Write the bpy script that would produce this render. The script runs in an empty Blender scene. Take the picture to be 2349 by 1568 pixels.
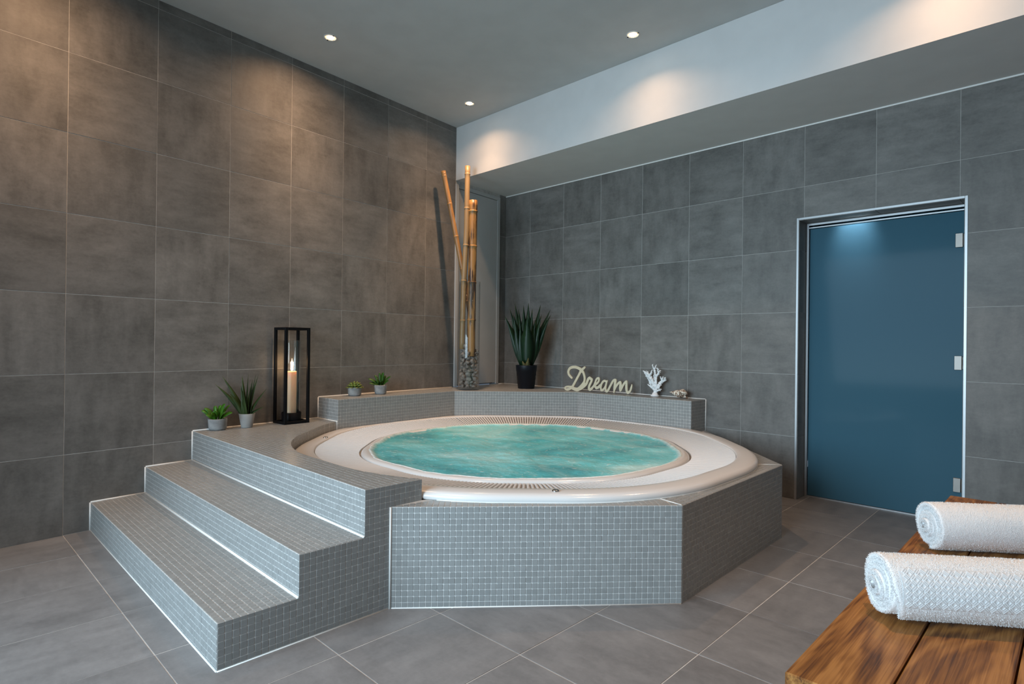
import bpy, math, random
import numpy as np
from mathutils import Vector, Matrix, noise

random.seed(7)
RNG = np.random.default_rng(7)
S = bpy.context.scene
COL = S.collection

# ------------------------------------------------------------------ camera
CAMP = Vector((4.5408, -4.428957, 1.102234))
CR = Vector((0.718464, 0.695471, 0.011383))
CU = Vector((-0.006891, -0.009247, 0.999934))
CF = Vector((-0.69553, 0.718494, 0.001851))
cam = bpy.data.cameras.new('camera')
cam.sensor_width = 36.0
cam.lens = 1337.8727 / 2349 * 36.0
cam.shift_x = -21.37 / 2349
cam.shift_y = 2.32 / 2349
cam.clip_start = 0.02
camo = bpy.data.objects.new('camera', cam)
COL.objects.link(camo)
camo.matrix_world = Matrix(((CR.x, CU.x, -CF.x, CAMP.x), (CR.y, CU.y, -CF.y, CAMP.y), (CR.z, CU.z, -CF.z, CAMP.z), (0, 0, 0, 1)))
S.camera = camo

# ------------------------------------------------------------------ light and exposure
SPOT_POWER = 100.0
SPOT_COLOR = (1.0, 0.61, 0.35)
SPOT_ANGLE = 150
DAY_POWER = 110.0
DAY_COLOR = (0.63, 0.845, 1.0)
EXPOSURE = 0.0
S.view_settings.view_transform = 'Standard'
S.view_settings.look = 'None'
S.view_settings.gamma = 1.0
S.view_settings.use_curve_mapping = False
S.view_settings.exposure = EXPOSURE
W = bpy.data.worlds.new('world')
S.world = W
W.use_nodes = True
W.node_tree.nodes['Background'].inputs[0].default_value = (0.62, 0.78, 1.0, 1)
W.node_tree.nodes['Background'].inputs[1].default_value = 0.15
# daylight arriving through the wide opening in the wall behind the camera
sun = bpy.data.lights.new('daylight', 'AREA')
sun.shape = 'RECTANGLE'; sun.size = 2.9; sun.size_y = 2.2
sun.energy = DAY_POWER; sun.color = DAY_COLOR; sun.spread = math.radians(110)
suno = bpy.data.objects.new('daylight', sun); COL.objects.link(suno)
suno.location = (2.75, -6.4, 1.55)
suno.rotation_euler = (math.radians(76), 0, 0)

# ------------------------------------------------------------------ materials
def mat(name):
    m = bpy.data.materials.new(name); m.use_nodes = True
    nt = m.node_tree
    b = nt.nodes['Principled BSDF']
    return m, nt, b

def nd(nt, t, **kw):
    n = nt.nodes.new(t)
    for k, v in kw.items(): setattr(n, k, v)
    return n

def plain(name, color, rough=0.5, metal=0.0, spec=0.5, emit=None, estr=0.0, sss=0.0):
    m, nt, b = mat(name)
    b.inputs['Base Color'].default_value = (*color, 1)
    b.inputs['Roughness'].default_value = rough
    b.inputs['Metallic'].default_value = metal
    b.inputs['Specular IOR Level'].default_value = spec
    if emit:
        b.inputs['Emission Color'].default_value = (*emit, 1)
        b.inputs['Emission Strength'].default_value = estr
    return m

def ramp(nt, pts):
    r = nd(nt, 'ShaderNodeValToRGB')
    e = r.color_ramp.elements
    while len(e) < len(pts): e.new(0.5)
    for i, (p, c) in enumerate(pts):
        e[i].position = p; e[i].color = (*c, 1)
    return r

def math_node(nt, op, a, b):
    n = nd(nt, 'ShaderNodeMath', operation=op)
    for i, v in enumerate((a, b)):
        if isinstance(v, (int, float)): n.inputs[i].default_value = v
        else: nt.links.new(v, n.inputs[i])
    return n.outputs[0]

def concrete(name, dark, light, rough=0.45, jitter=0.22, spec=0.4):
    """large format cement look tile: clouds, streaks and a tone of its own for each piece"""
    m, nt, b = mat(name)
    L = nt.links.new
    tc = nd(nt, 'ShaderNodeTexCoord'); oi = nd(nt, 'ShaderNodeObjectInfo')
    off = nd(nt, 'ShaderNodeVectorMath', operation='SCALE')
    cmb = nd(nt, 'ShaderNodeCombineXYZ')
    r = oi.outputs['Random']
    L(math_node(nt, 'MULTIPLY', r, 91.0), cmb.inputs[0]); L(math_node(nt, 'MULTIPLY', r, 57.0), cmb.inputs[1]); L(math_node(nt, 'MULTIPLY', r, 23.0), cmb.inputs[2])
    add = nd(nt, 'ShaderNodeVectorMath', operation='ADD')
    L(tc.outputs['Object'], add.inputs[0]); L(cmb.outputs[0], add.inputs[1])
    def nz(scale, stretch, detail, rough_=0.6):
        mp = nd(nt, 'ShaderNodeMapping'); mp.inputs['Scale'].default_value = stretch
        L(add.outputs[0], mp.inputs[0])
        n = nd(nt, 'ShaderNodeTexNoise'); n.inputs['Scale'].default_value = scale; n.inputs['Detail'].default_value = detail; n.inputs['Roughness'].default_value = rough_
        L(mp.outputs[0], n.inputs['Vector']); return n.outputs['Fac']
    cloud = nz(4.0, (1, 1, 1), 6)
    hs = nz(4.0, (0.9, 3.0, 1), 6); vs = nz(4.0, (3.0, 0.9, 1), 6)
    sel = math_node(nt, 'GREATER_THAN', math_node(nt, 'FRACT', math_node(nt, 'MULTIPLY', r, 17.3), 0.0), 0.45)
    mx = nd(nt, 'ShaderNodeMix', data_type='FLOAT'); L(sel, mx.inputs[0]); L(hs, mx.inputs[2]); L(vs, mx.inputs[3])
    fine = nz(70, (1, 1, 1), 3)
    grain = nz(22, (1, 1.8, 1), 5, 0.75)
    v = math_node(nt, 'ADD', math_node(nt, 'MULTIPLY', cloud, 0.4), math_node(nt, 'MULTIPLY', mx.outputs[0], 0.4))
    v = math_node(nt, 'ADD', v, math_node(nt, 'MULTIPLY', grain, 0.22))
    v = math_node(nt, 'ADD', v, math_node(nt, 'MULTIPLY', fine, 0.12))
    rp = ramp(nt, [(0.40, dark), (0.74, light)]); L(v, rp.inputs[0])
    hsv = nd(nt, 'ShaderNodeHueSaturation'); L(rp.outputs[0], hsv.inputs['Color'])
    L(math_node(nt, 'ADD', math_node(nt, 'MULTIPLY', math_node(nt, 'FRACT', math_node(nt, 'MULTIPLY', r, 7.7), 0.0), jitter), 1 - jitter / 2), hsv.inputs['Value'])
    L(hsv.outputs[0], b.inputs['Base Color'])
    L(math_node(nt, 'ADD', math_node(nt, 'MULTIPLY', v, 0.25), rough - 0.12), b.inputs['Roughness'])
    b.inputs['Specular IOR Level'].default_value = spec
    bp = nd(nt, 'ShaderNodeBump'); bp.inputs['Strength'].default_value = 0.12; bp.inputs['Distance'].default_value = 0.004
    L(v, bp.inputs['Height']); L(bp.outputs[0], b.inputs['Normal'])
    return m

def noisy(name, c1, c2, scale=20, rough=0.6, bump=0.0, stretch=(1, 1, 1), detail=5, lo=0.35, hi=0.65, spec=0.5, bdist=0.002):
    m, nt, b = mat(name); L = nt.links.new
    tc = nd(nt, 'ShaderNodeTexCoord'); mp = nd(nt, 'ShaderNodeMapping'); mp.inputs['Scale'].default_value = stretch
    L(tc.outputs['Object'], mp.inputs[0])
    n = nd(nt, 'ShaderNodeTexNoise'); n.inputs['Scale'].default_value = scale; n.inputs['Detail'].default_value = detail
    L(mp.outputs[0], n.inputs['Vector'])
    rp = ramp(nt, [(lo, c1), (hi, c2)]); L(n.outputs['Fac'], rp.inputs[0]); L(rp.outputs[0], b.inputs['Base Color'])
    b.inputs['Roughness'].default_value = rough; b.inputs['Specular IOR Level'].default_value = spec
    if bump:
        bp = nd(nt, 'ShaderNodeBump'); bp.inputs['Strength'].default_value = bump; bp.inputs['Distance'].default_value = bdist
        L(n.outputs['Fac'], bp.inputs['Height']); L(bp.outputs[0], b.inputs['Normal'])
    return m

M = {}
M['wall_tile'] = concrete('wall_tile', (0.092, 0.087, 0.080), (0.222, 0.211, 0.196), 0.50)
M['floor_tile'] = concrete('floor_tile', (0.142, 0.140, 0.141), (0.258, 0.255, 0.257), 0.36, 0.10)
M['grout_wall'] = noisy('grout_wall', (0.40, 0.385, 0.36), (0.52, 0.50, 0.47), 30, 0.9)
M['grout_floor'] = noisy('grout_floor', (0.46, 0.44, 0.42), (0.58, 0.56, 0.53), 30, 0.9)
M['grout'] = noisy('grout', (0.47, 0.465, 0.45), (0.55, 0.545, 0.53), 60, 0.85, 0.1)
M['sealant'] = plain('sealant', (0.78, 0.77, 0.74), 0.4)
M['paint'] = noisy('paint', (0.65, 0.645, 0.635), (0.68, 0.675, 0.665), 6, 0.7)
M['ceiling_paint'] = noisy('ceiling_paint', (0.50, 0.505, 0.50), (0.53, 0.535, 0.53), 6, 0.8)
M['door_paint'] = noisy('door_paint', (0.46, 0.46, 0.45), (0.50, 0.50, 0.49), 4, 0.5)
M['dark_gap'] = plain('dark_gap', (0.02, 0.02, 0.02), 0.9)
M['aluminium'] = plain('aluminium', (0.42, 0.43, 0.44), 0.4, 0.6)
M['steel'] = plain('steel', (0.24, 0.22, 0.20), 0.45, 1.0)
M['chrome'] = plain('chrome', (0.5, 0.5, 0.5), 0.15, 1.0)
M['acrylic'] = plain('acrylic', (0.71, 0.70, 0.69), 0.18, 0.0, 0.5)
M['slat'] = plain('slat', (0.71, 0.705, 0.70), 0.35, 0.0, 0.4)
M['black_metal'] = plain('black_metal', (0.003, 0.003, 0.004), 0.55, 0.0, 0.15)
M['lamp_glow'] = plain('lamp_glow', (1, 0.9, 0.8), 0.5, emit=(1, 0.86, 0.66), estr=30.0)
M['reflector_glow'] = plain('reflector_glow', (1, 0.8, 0.6), 0.4, emit=(1, 0.56, 0.27), estr=1.5)  # emission stands in for lamp light caught by the reflector ring
M['ring'] = plain('ring', (0.75, 0.73, 0.70), 0.4)
M['flame'] = plain('flame', (1, 0.8, 0.6), 0.5, emit=(1, 0.62, 0.40), estr=2.6)
M['flame_core'] = plain('flame_core', (1, 0.95, 0.85), 0.5, emit=(1, 0.90, 0.74), estr=8.0)
M['towel'] = plain('towel', (0.88, 0.88, 0.88), 0.95, 0.0, 0.1)
def terry():
    m = M['towel']; nt = m.node_tree; b = nt.nodes['Principled BSDF']
    tc = nd(nt, 'ShaderNodeTexCoord'); n = nd(nt, 'ShaderNodeTexNoise'); n.inputs['Scale'].default_value = 420; n.inputs['Detail'].default_value = 3
    nt.links.new(tc.outputs['Object'], n.inputs['Vector']); bp = nd(nt, 'ShaderNodeBump'); bp.inputs['Strength'].default_value = 0.7; bp.inputs['Distance'].default_value = 0.003
    nt.links.new(n.outputs['Fac'], bp.inputs['Height']); nt.links.new(bp.outputs[0], b.inputs['Normal'])
terry()
M['towel_band'] = plain('towel_band', (0.78, 0.78, 0.78), 0.7, 0.0, 0.2)
M['soil'] = noisy('soil', (0.01, 0.008, 0.006), (0.05, 0.035, 0.025), 90, 0.95, 0.6)
M['black_pot'] = plain('black_pot', (0.004, 0.006, 0.010), 0.45, 0.0, 0.25)
M['cement_pot'] = noisy('cement_pot', (0.20, 0.207, 0.21), (0.31, 0.32, 0.32), 25, 0.8, 0.25)
M['white_pot'] = noisy('white_pot', (0.27, 0.27, 0.265), (0.31, 0.31, 0.30), 12, 0.7, 0.05)
M['sign'] = noisy('sign', (0.58, 0.51, 0.36), (0.63, 0.56, 0.40), 20, 0.5)
M['coral'] = noisy('coral', (0.78, 0.79, 0.80), (0.86, 0.86, 0.86), 120, 0.75, 0.5)
M['stone'] = noisy('stone', (0.12, 0.108, 0.096), (0.29, 0.265, 0.24), 40, 0.9, 0.6)
M['wick'] = plain('wick', (0.02, 0.015, 0.01), 0.9)

def green(name, c1, c2, rough=0.4):
    return noisy(name, c1, c2, 18, rough, 0.15, (1, 1, 0.35), lo=0.3, hi=0.7, spec=0.35)
M['aloe'] = green('aloe', (0.022, 0.040, 0.014), (0.055, 0.085, 0.022))
M['agave'] = green('agave', (0.004, 0.018, 0.008), (0.010, 0.034, 0.013))
M['bright_leaf'] = green('bright_leaf', (0.022, 0.105, 0.007), (0.065, 0.19, 0.012))
M['fresh_leaf'] = green('fresh_leaf', (0.010, 0.055, 0.006), (0.042, 0.115, 0.010))
M['rosette'] = green('rosette', (0.06, 0.11, 0.02), (0.26, 0.30, 0.07))
M['husk'] = noisy('husk', (0.055, 0.050, 0.018), (0.12, 0.115, 0.035), 40, 0.7)

# candle wax: a little light passes through it
m, nt, b = mat('wax')
b.inputs['Base Color'].default_value = (0.82, 0.56, 0.36, 1); b.inputs['Roughness'].default_value = 0.45
b.inputs['Subsurface Weight'].default_value = 0.6; b.inputs['Subsurface Radius'].default_value = (0.05, 0.025, 0.012); b.inputs['Subsurface Scale'].default_value = 1.0
M['wax'] = m

# glazed mosaic: each small tile has its own tone
def mosaic_mat():
    m, nt, b = mat('mosaic'); L = nt.links.new
    g = nd(nt, 'ShaderNodeNewGeometry'); oi = nd(nt, 'ShaderNodeObjectInfo')
    f = math_node(nt, 'FRACT', math_node(nt, 'ADD', g.outputs['Random Per Island'], oi.outputs['Random']), 0.0)
    rp = ramp(nt, [(0.0, (0.240, 0.246, 0.242)), (0.5, (0.256, 0.262, 0.258)), (1.0, (0.272, 0.278, 0.274))]); L(f, rp.inputs[0])
    tc = nd(nt, 'ShaderNodeTexCoord')
    n = nd(nt, 'ShaderNodeTexNoise'); n.inputs['Scale'].default_value = 45; L(tc.outputs['Object'], n.inputs['Vector'])
    hsv = nd(nt, 'ShaderNodeHueSaturation'); L(rp.outputs[0], hsv.inputs['Color'])
    L(math_node(nt, 'ADD', math_node(nt, 'MULTIPLY', n.outputs['Fac'], 0.2), 0.9), hsv.inputs['Value'])
    L(hsv.outputs[0], b.inputs['Base Color'])
    b.inputs['Roughness'].default_value = 0.30; b.inputs['Specular IOR Level'].default_value = 0.5
    return m
M['mosaic'] = mosaic_mat()

# thin clear glass: a clear pane with a reflecting surface
def thin_glass(name, tint=(0.982, 0.988, 0.985), ior=1.5):
    m = bpy.data.materials.new(name); m.use_nodes = True; nt = m.node_tree; L = nt.links.new
    nt.nodes.clear()
    out = nd(nt, 'ShaderNodeOutputMaterial'); mix = nd(nt, 'ShaderNodeMixShader')
    tr = nd(nt, 'ShaderNodeBsdfTransparent'); tr.inputs[0].default_value = (*tint, 1)
    gl = nd(nt, 'ShaderNodeBsdfGlossy'); gl.inputs['Roughness'].default_value = 0.03
    lw = nd(nt, 'ShaderNodeLayerWeight'); lw.inputs[0].default_value = 0.5
    F0 = ((ior - 1) / (ior + 1)) ** 2
    L(math_node(nt, 'ADD', math_node(nt, 'MULTIPLY', math_node(nt, 'POWER', lw.outputs['Facing'], 5.0), 1 - F0), F0), mix.inputs[0]); L(tr.outputs[0], mix.inputs[1]); L(gl.outputs[0], mix.inputs[2]); L(mix.outputs[0], out.inputs[0])
    return m
M['glass'] = thin_glass('glass')

# blue frosted door glass: scatters the light of the cabin behind and mirrors the room in front
m = bpy.data.materials.new('blue_glass'); m.use_nodes = True; nt = m.node_tree; nt.nodes.clear(); L = nt.links.new
out = nd(nt, 'ShaderNodeOutputMaterial')
df = nd(nt, 'ShaderNodeBsdfDiffuse'); df.inputs[0].default_value = (0.082, 0.195, 0.265, 1)
tl = nd(nt, 'ShaderNodeBsdfTranslucent'); tl.inputs[0].default_value = (0.36, 0.52, 0.60, 1)
m1 = nd(nt, 'ShaderNodeMixShader'); m1.inputs[0].default_value = 0.42
gl = nd(nt, 'ShaderNodeBsdfGlossy'); gl.inputs['Roughness'].default_value = 0.08
fr = nd(nt, 'ShaderNodeFresnel'); fr.inputs[0].default_value = 1.11
m2 = nd(nt, 'ShaderNodeMixShader')
L(df.outputs[0], m1.inputs[1]); L(tl.outputs[0], m1.inputs[2]); L(m1.outputs[0], m2.inputs[1]); L(gl.outputs[0], m2.inputs[2]); L(fr.outputs[0], m2.inputs[0]); L(m2.outputs[0], out.inputs[0])
M['blue_glass'] = m

# churning pool water: air filled, so it scatters like a milky body under a wet surface
def water_mat():
    m, nt, b = mat('water'); L = nt.links.new
    tc = nd(nt, 'ShaderNodeTexCoord')
    def nz(scale, detail, dist, stretch=(1, 1, 1), rot=0.0):
        mp = nd(nt, 'ShaderNodeMapping'); mp.inputs['Scale'].default_value = stretch; mp.inputs['Rotation'].default_value = (0, 0, rot)
        L(tc.outputs['Object'], mp.inputs[0])
        n = nd(nt, 'ShaderNodeTexNoise'); n.inputs['Scale'].default_value = scale; n.inputs['Detail'].default_value = detail; n.inputs['Distortion'].default_value = dist
        L(mp.outputs[0], n.inputs['Vector']); return n.outputs['Fac']
    big = nz(1.6, 7, 0.9)
    swirl = nz(2.6, 8, 1.4, (1.0, 2.2, 1), 0.7)
    fine = nz(38, 6, 0.3)
    r1 = ramp(nt, [(0.30, (0.050, 0.300, 0.360)), (0.45, (0.120, 0.540, 0.600)), (0.58, (0.250, 0.700, 0.760)), (0.72, (0.50, 0.82, 0.84))]); L(big, r1.inputs[0])
    r2 = ramp(nt, [(0.52, (0, 0, 0)), (0.72, (1, 1, 1))]); L(swirl, r2.inputs[0])
    mx = nd(nt, 'ShaderNodeMix', data_type='RGBA'); mx.inputs[7].default_value = (0.36, 0.62, 0.62, 1)
    L(math_node(nt, 'MULTIPLY', r2.outputs[0], 0.55), mx.inputs[0]); L(r1.outputs[0], mx.inputs[6])
    r3 = ramp(nt, [(0.60, (0, 0, 0)), (0.74, (1, 1, 1))]); L(fine, r3.inputs[0])
    mx2 = nd(nt, 'ShaderNodeMix', data_type='RGBA'); mx2.inputs[7].default_value = (0.80, 0.88, 0.87, 1)
    L(math_node(nt, 'MULTIPLY', r3.outputs[0], 0.55), mx2.inputs[0]); L(mx.outputs[2], mx2.inputs[6])
    at = nd(nt, 'ShaderNodeAttribute', attribute_name='foam')
    mx3 = nd(nt, 'ShaderNodeMix', data_type='RGBA'); mx3.inputs[7].default_value = (0.84, 0.87, 0.87, 1)
    fm = math_node(nt, 'MULTIPLY', at.outputs['Fac'], math_node(nt, 'ADD', math_node(nt, 'MULTIPLY', fine, 1.6), 0.1))
    fm.node.use_clamp = True
    L(fm, mx3.inputs[0]); L(mx2.outputs[2], mx3.inputs[6])
    L(mx3.outputs[2], b.inputs['Base Color'])
    b.inputs['Roughness'].default_value = 0.22; b.inputs['IOR'].default_value = 1.33
    bp = nd(nt, 'ShaderNodeBump'); bp.inputs['Strength'].default_value = 0.5; bp.inputs['Distance'].default_value = 0.012
    L(fine, bp.inputs['Height']); L(bp.outputs[0], b.inputs['Normal'])
    return m
M['water'] = water_mat()

def wood_mat():
    m, nt, b = mat('teak'); L = nt.links.new
    tc = nd(nt, 'ShaderNodeTexCoord'); oi = nd(nt, 'ShaderNodeObjectInfo')
    cmb = nd(nt, 'ShaderNodeCombineXYZ')
    L(math_node(nt, 'MULTIPLY', oi.outputs['Random'], 31.0), cmb.inputs[0]); L(math_node(nt, 'MULTIPLY', oi.outputs['Random'], 17.0), cmb.inputs[1])
    add = nd(nt, 'ShaderNodeVectorMath', operation='ADD'); L(tc.outputs['Object'], add.inputs[0]); L(cmb.outputs[0], add.inputs[1])
    def nz(scale, stretch, detail, dist):
        mp = nd(nt, 'ShaderNodeMapping'); mp.inputs['Scale'].default_value = stretch; L(add.outputs[0], mp.inputs[0])
        n = nd(nt, 'ShaderNodeTexNoise'); n.inputs['Scale'].default_value = scale; n.inputs['Detail'].default_value = detail; n.inputs['Distortion'].default_value = dist
        L(mp.outputs[0], n.inputs['Vector']); return n.outputs['Fac']
    ringy = nz(4.0, (1.6, 0.22, 1.6), 4, 0.9)
    rings = math_node(nt, 'ADD', math_node(nt, 'MULTIPLY', math_node(nt, 'SINE', math_node(nt, 'MULTIPLY', ringy, 46.0), 0.0), 0.5), 0.5)
    streak = nz(34, (6.5, 0.13, 6.5), 10, 0.7)
    patch = nz(6, (1.3, 0.45, 1), 4, 0.8)
    v = math_node(nt, 'ADD', math_node(nt, 'MULTIPLY', rings, 0.20), math_node(nt, 'MULTIPLY', streak, 0.56))
    v = math_node(nt, 'ADD', v, math_node(nt, 'MULTIPLY', patch, 0.44))
    rp = ramp(nt, [(0.38, (0.060, 0.018, 0.004)), (0.48, (0.165, 0.060, 0.012)), (0.59, (0.270, 0.108, 0.023)), (0.76, (0.43, 0.195, 0.052))]); L(v, rp.inputs[0])
    L(rp.outputs[0], b.inputs['Base Color'])
    b.inputs['Roughness'].default_value = 0.48; b.inputs['Specular IOR Level'].default_value = 0.35
    bp = nd(nt, 'ShaderNodeBump'); bp.inputs['Strength'].default_value = 0.3; bp.inputs['Distance'].default_value = 0.0015
    L(v, bp.inputs['Height']); L(bp.outputs[0], b.inputs['Normal'])
    return m
M['teak'] = wood_mat()

def bamboo_mat(name, base, dark, lo, hi):
    m, nt, b = mat(name); L = nt.links.new
    tc = nd(nt, 'ShaderNodeTexCoord'); mp = nd(nt, 'ShaderNodeMapping'); mp.inputs['Scale'].default_value = (26, 26, 2.6)
    L(tc.outputs['Object'], mp.inputs[0])
    n = nd(nt, 'ShaderNodeTexNoise'); n.inputs['Scale'].default_value = 1.0; n.inputs['Detail'].default_value = 6; n.inputs['Roughness'].default_value = 0.65
    L(mp.outputs[0], n.inputs['Vector'])
    rp = ramp(nt, [(lo, dark), (hi, base), (1.0, tuple(min(1, c * 1.35) for c in base))]); L(n.outputs['Fac'], rp.inputs[0]); L(rp.outputs[0], b.inputs['Base Color'])
    b.inputs['Roughness'].default_value = 0.42
    return m
M['bamboo'] = bamboo_mat('bamboo', (0.31, 0.165, 0.060), (0.17, 0.08, 0.025), 0.25, 0.48)
M['bamboo_pale'] = bamboo_mat('bamboo_pale', (0.30, 0.200, 0.098), (0.18, 0.10, 0.04), 0.22, 0.45)
M['bamboo_burnt'] = bamboo_mat('bamboo_burnt', (0.36, 0.185, 0.058), (0.035, 0.012, 0.005), 0.43, 0.53)

m = noisy('shell', (0.16, 0.07, 0.035), (0.78, 0.68, 0.56), 70, 0.45, 0.4, lo=0.40, hi=0.56)
M['shell'] = m

# ------------------------------------------------------------------ object helpers
def mesh(name, verts, faces, m, smooth=False):
    me = bpy.data.meshes.new(name)
    me.from_pydata([tuple(v) for v in verts], [], [tuple(f) for f in faces])
    if m is not None: me.materials.append(m)
    if smooth: me.polygons.foreach_set('use_smooth', [True] * len(me.polygons))
    me.update()
    return me

def obj(name, data, parent=None, mw=None):
    o = bpy.data.objects.new(name, data); COL.objects.link(o)
    if parent is not None: o.parent = parent
    if mw is not None: o.matrix_basis = mw
    return o

def part(name, verts, faces, m, root=None, smooth=False, kind=None):
    """verts in world space; the part is stored relative to its root (roots are only translated)"""
    b = root.location if root is not None else Vector((0, 0, 0))
    if root is not None and root.parent is not None: b = b + root.parent.location
    verts = [(v[0] - b[0], v[1] - b[1], v[2] - b[2]) for v in verts]
    o = obj(name, mesh(name, verts, faces, m, smooth), root)
    if kind: o['kind'] = kind
    return o

def thing(name, label, cat, loc, group=None):
    o = bpy.data.objects.new(name, None); COL.objects.link(o)
    o.location = loc; o.empty_display_size = 0.05
    o['label'] = label; o['category'] = cat
    if group: o['group'] = group
    return o

def solo(name, label, cat, verts, faces, m, loc, smooth=False, group=None, kind=None):
    verts = [(v[0] - loc[0], v[1] - loc[1], v[2] - loc[2]) for v in verts]
    o = obj(name, mesh(name, verts, faces, m, smooth)); o.location = loc
    o['label'] = label; o['category'] = cat
    if group: o['group'] = group
    if kind: o['kind'] = kind
    return o

def struct(name, verts, faces, m):
    o = obj(name, mesh(name, verts, faces, m)); o['kind'] = 'structure'
    return o

def box(x0, x1, y0, y1, z0, z1):
    v = [(x0, y0, z0), (x1, y0, z0), (x1, y1, z0), (x0, y1, z0), (x0, y0, z1), (x1, y0, z1), (x1, y1, z1), (x0, y1, z1)]
    f = [(0, 3, 2, 1), (4, 5, 6, 7), (0, 1, 5, 4), (1, 2, 6, 5), (2, 3, 7, 6), (3, 0, 4, 7)]
    return v, f

def bevel_box(x0, x1, y0, y1, z0, z1, e):
    """box with chamfered edges (24 vertices)"""
    c = [(x0 + x1) / 2, (y0 + y1) / 2, (z0 + z1) / 2]; h = [(x1 - x0) / 2, (y1 - y0) / 2, (z1 - z0) / 2]
    v = []; idx = {}
    for sx in (-1, 1):
        for sy in (-1, 1):
            for sz in (-1, 1):
                for ax in range(3):
                    s = (sx, sy, sz); p = [c[k] + s[k] * (h[k] - (0 if k == ax else e)) for k in range(3)]
                    idx[(s, ax)] = len(v); v.append(tuple(p))
    f = []
    for ax in range(3):
        a, b_ = [k for k in range(3) if k != ax]
        for s in (-1, 1):
            q = []
            for (i, j) in ((-1, -1), (1, -1), (1, 1), (-1, 1)):
                t = [0, 0, 0]; t[ax] = s; t[a] = i; t[b_] = j; q.append(idx[(tuple(t), ax)])
            f.append(q if (s > 0) == (ax != 1) else q[::-1])
    for ax in range(3):
        a, b_ = [k for k in range(3) if k != ax]
        for i in (-1, 1):
            for j in (-1, 1):
                t0 = [0, 0, 0]; t0[a] = i; t0[b_] = j; t1 = list(t0); t0[ax] = -1; t1[ax] = 1
                t0, t1 = tuple(t0), tuple(t1)
                f.append((idx[(t0, a)], idx[(t1, a)], idx[(t1, b_)], idx[(t0, b_)]))
    for sx in (-1, 1):
        for sy in (-1, 1):
            for sz in (-1, 1):
                f.append(tuple(idx[((sx, sy, sz), k)] for k in range(3)))
    return v, f

def join(*parts):
    V = []; F = []
    for v, f in parts:
        o = len(V); V += list(v); F += [tuple(i + o for i in q) for q in f]
    return V, F

def prism(poly, z0, z1):
    n = len(poly)
    v = [(p[0], p[1], z0) for p in poly] + [(p[0], p[1], z1) for p in poly]
    f = [tuple(range(n - 1, -1, -1)), tuple(range(n, 2 * n))] + [(i, (i + 1) % n, n + (i + 1) % n, n + i) for i in range(n)]
    return v, f

def lathe(profile, cx, cy, n=32, cap0=True, cap1=True):
    V = []; F = []
    for r, z in profile:
        for k in range(n):
            a = 2 * math.pi * k / n; V.append((cx + r * math.cos(a), cy + r * math.sin(a), z))
    for i in range(len(profile) - 1):
        for k in range(n):
            k2 = (k + 1) % n
            F.append((i * n + k, i * n + k2, (i + 1) * n + k2, (i + 1) * n + k))
    if cap0: F.append(tuple(range(n - 1, -1, -1)))
    if cap1: F.append(tuple((len(profile) - 1) * n + k for k in range(n)))
    return V, F

def tube(path, radii, n=10, caps=True):
    path = [Vector(p) for p in path]; V = []; F = []
    prev = None
    for i, p in enumerate(path):
        d = (path[min(i + 1, len(path) - 1)] - path[max(i - 1, 0)])
        if d.length < 1e-9: d = Vector((0, 0, 1))
        d.normalize()
        a = prev if prev is not None else (Vector((1, 0, 0)) if abs(d.x) < 0.9 else Vector((0, 1, 0)))
        a = (a - d * a.dot(d)).normalized(); b = d.cross(a); prev = a
        for k in range(n):
            t = 2 * math.pi * k / n
            V.append(tuple(p + (a * math.cos(t) + b * math.sin(t)) * radii[i]))
    for i in range(len(path) - 1):
        for k in range(n):
            k2 = (k + 1) % n; F.append((i * n + k, i * n + k2, (i + 1) * n + k2, (i + 1) * n + k))
    if caps:
        F.append(tuple(range(n - 1, -1, -1))); F.append(tuple((len(path) - 1) * n + k for k in range(n)))
    return V, F

def clip_poly(poly, u0, u1, v0, v1):
    def cut(P, ax, val, keep_less):
        out = []
        for i in range(len(P)):
            a, b = P[i - 1], P[i]
            ia = (a[ax] <= val) if keep_less else (a[ax] >= val); ib = (b[ax] <= val) if keep_less else (b[ax] >= val)
            if ia != ib:
                t = (val - a[ax]) / (b[ax] - a[ax]); out.append((a[0] + t * (b[0] - a[0]), a[1] + t * (b[1] - a[1])))
            if ib: out.append(b)
        return out
    for ax, val, less in ((0, u0, False), (0, u1, True), (1, v0, False), (1, v1, True)):
        poly = cut(poly, ax, val, less)
        if not poly: return []
    out = []
    for p in poly:
        if not out or (abs(p[0] - out[-1][0]) + abs(p[1] - out[-1][1])) > 1e-6: out.append(p)
    if len(out) > 1 and abs(out[0][0] - out[-1][0]) + abs(out[0][1] - out[-1][1]) < 1e-6: out.pop()
    return out

def area(poly):
    return 0.5 * sum(poly[i - 1][0] * poly[i][1] - poly[i][0] * poly[i - 1][1] for i in range(len(poly)))

def frame(O, U, V):
    U = Vector(U).normalized(); V = Vector(V).normalized(); N = U.cross(V)
    return Matrix(((U.x, V.x, N.x, O[0]), (U.y, V.y, N.y, O[1]), (U.z, V.z, N.z, O[2]), (0, 0, 0, 1)))

# ------------------------------------------------------------------ room
DE = math.radians(-6.338336724)         # the left wall is not square to the right one
SD, CD = math.sin(DE), math.cos(DE)
TW = math.tan(DE)
def xl(y): return y * TW                 # x of the left wall face at depth y
P = 0.452                                # tile module
ZC, ZB, YB = 3.218, 2.700, -0.775        # ceiling, beam underside, beam face

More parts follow.
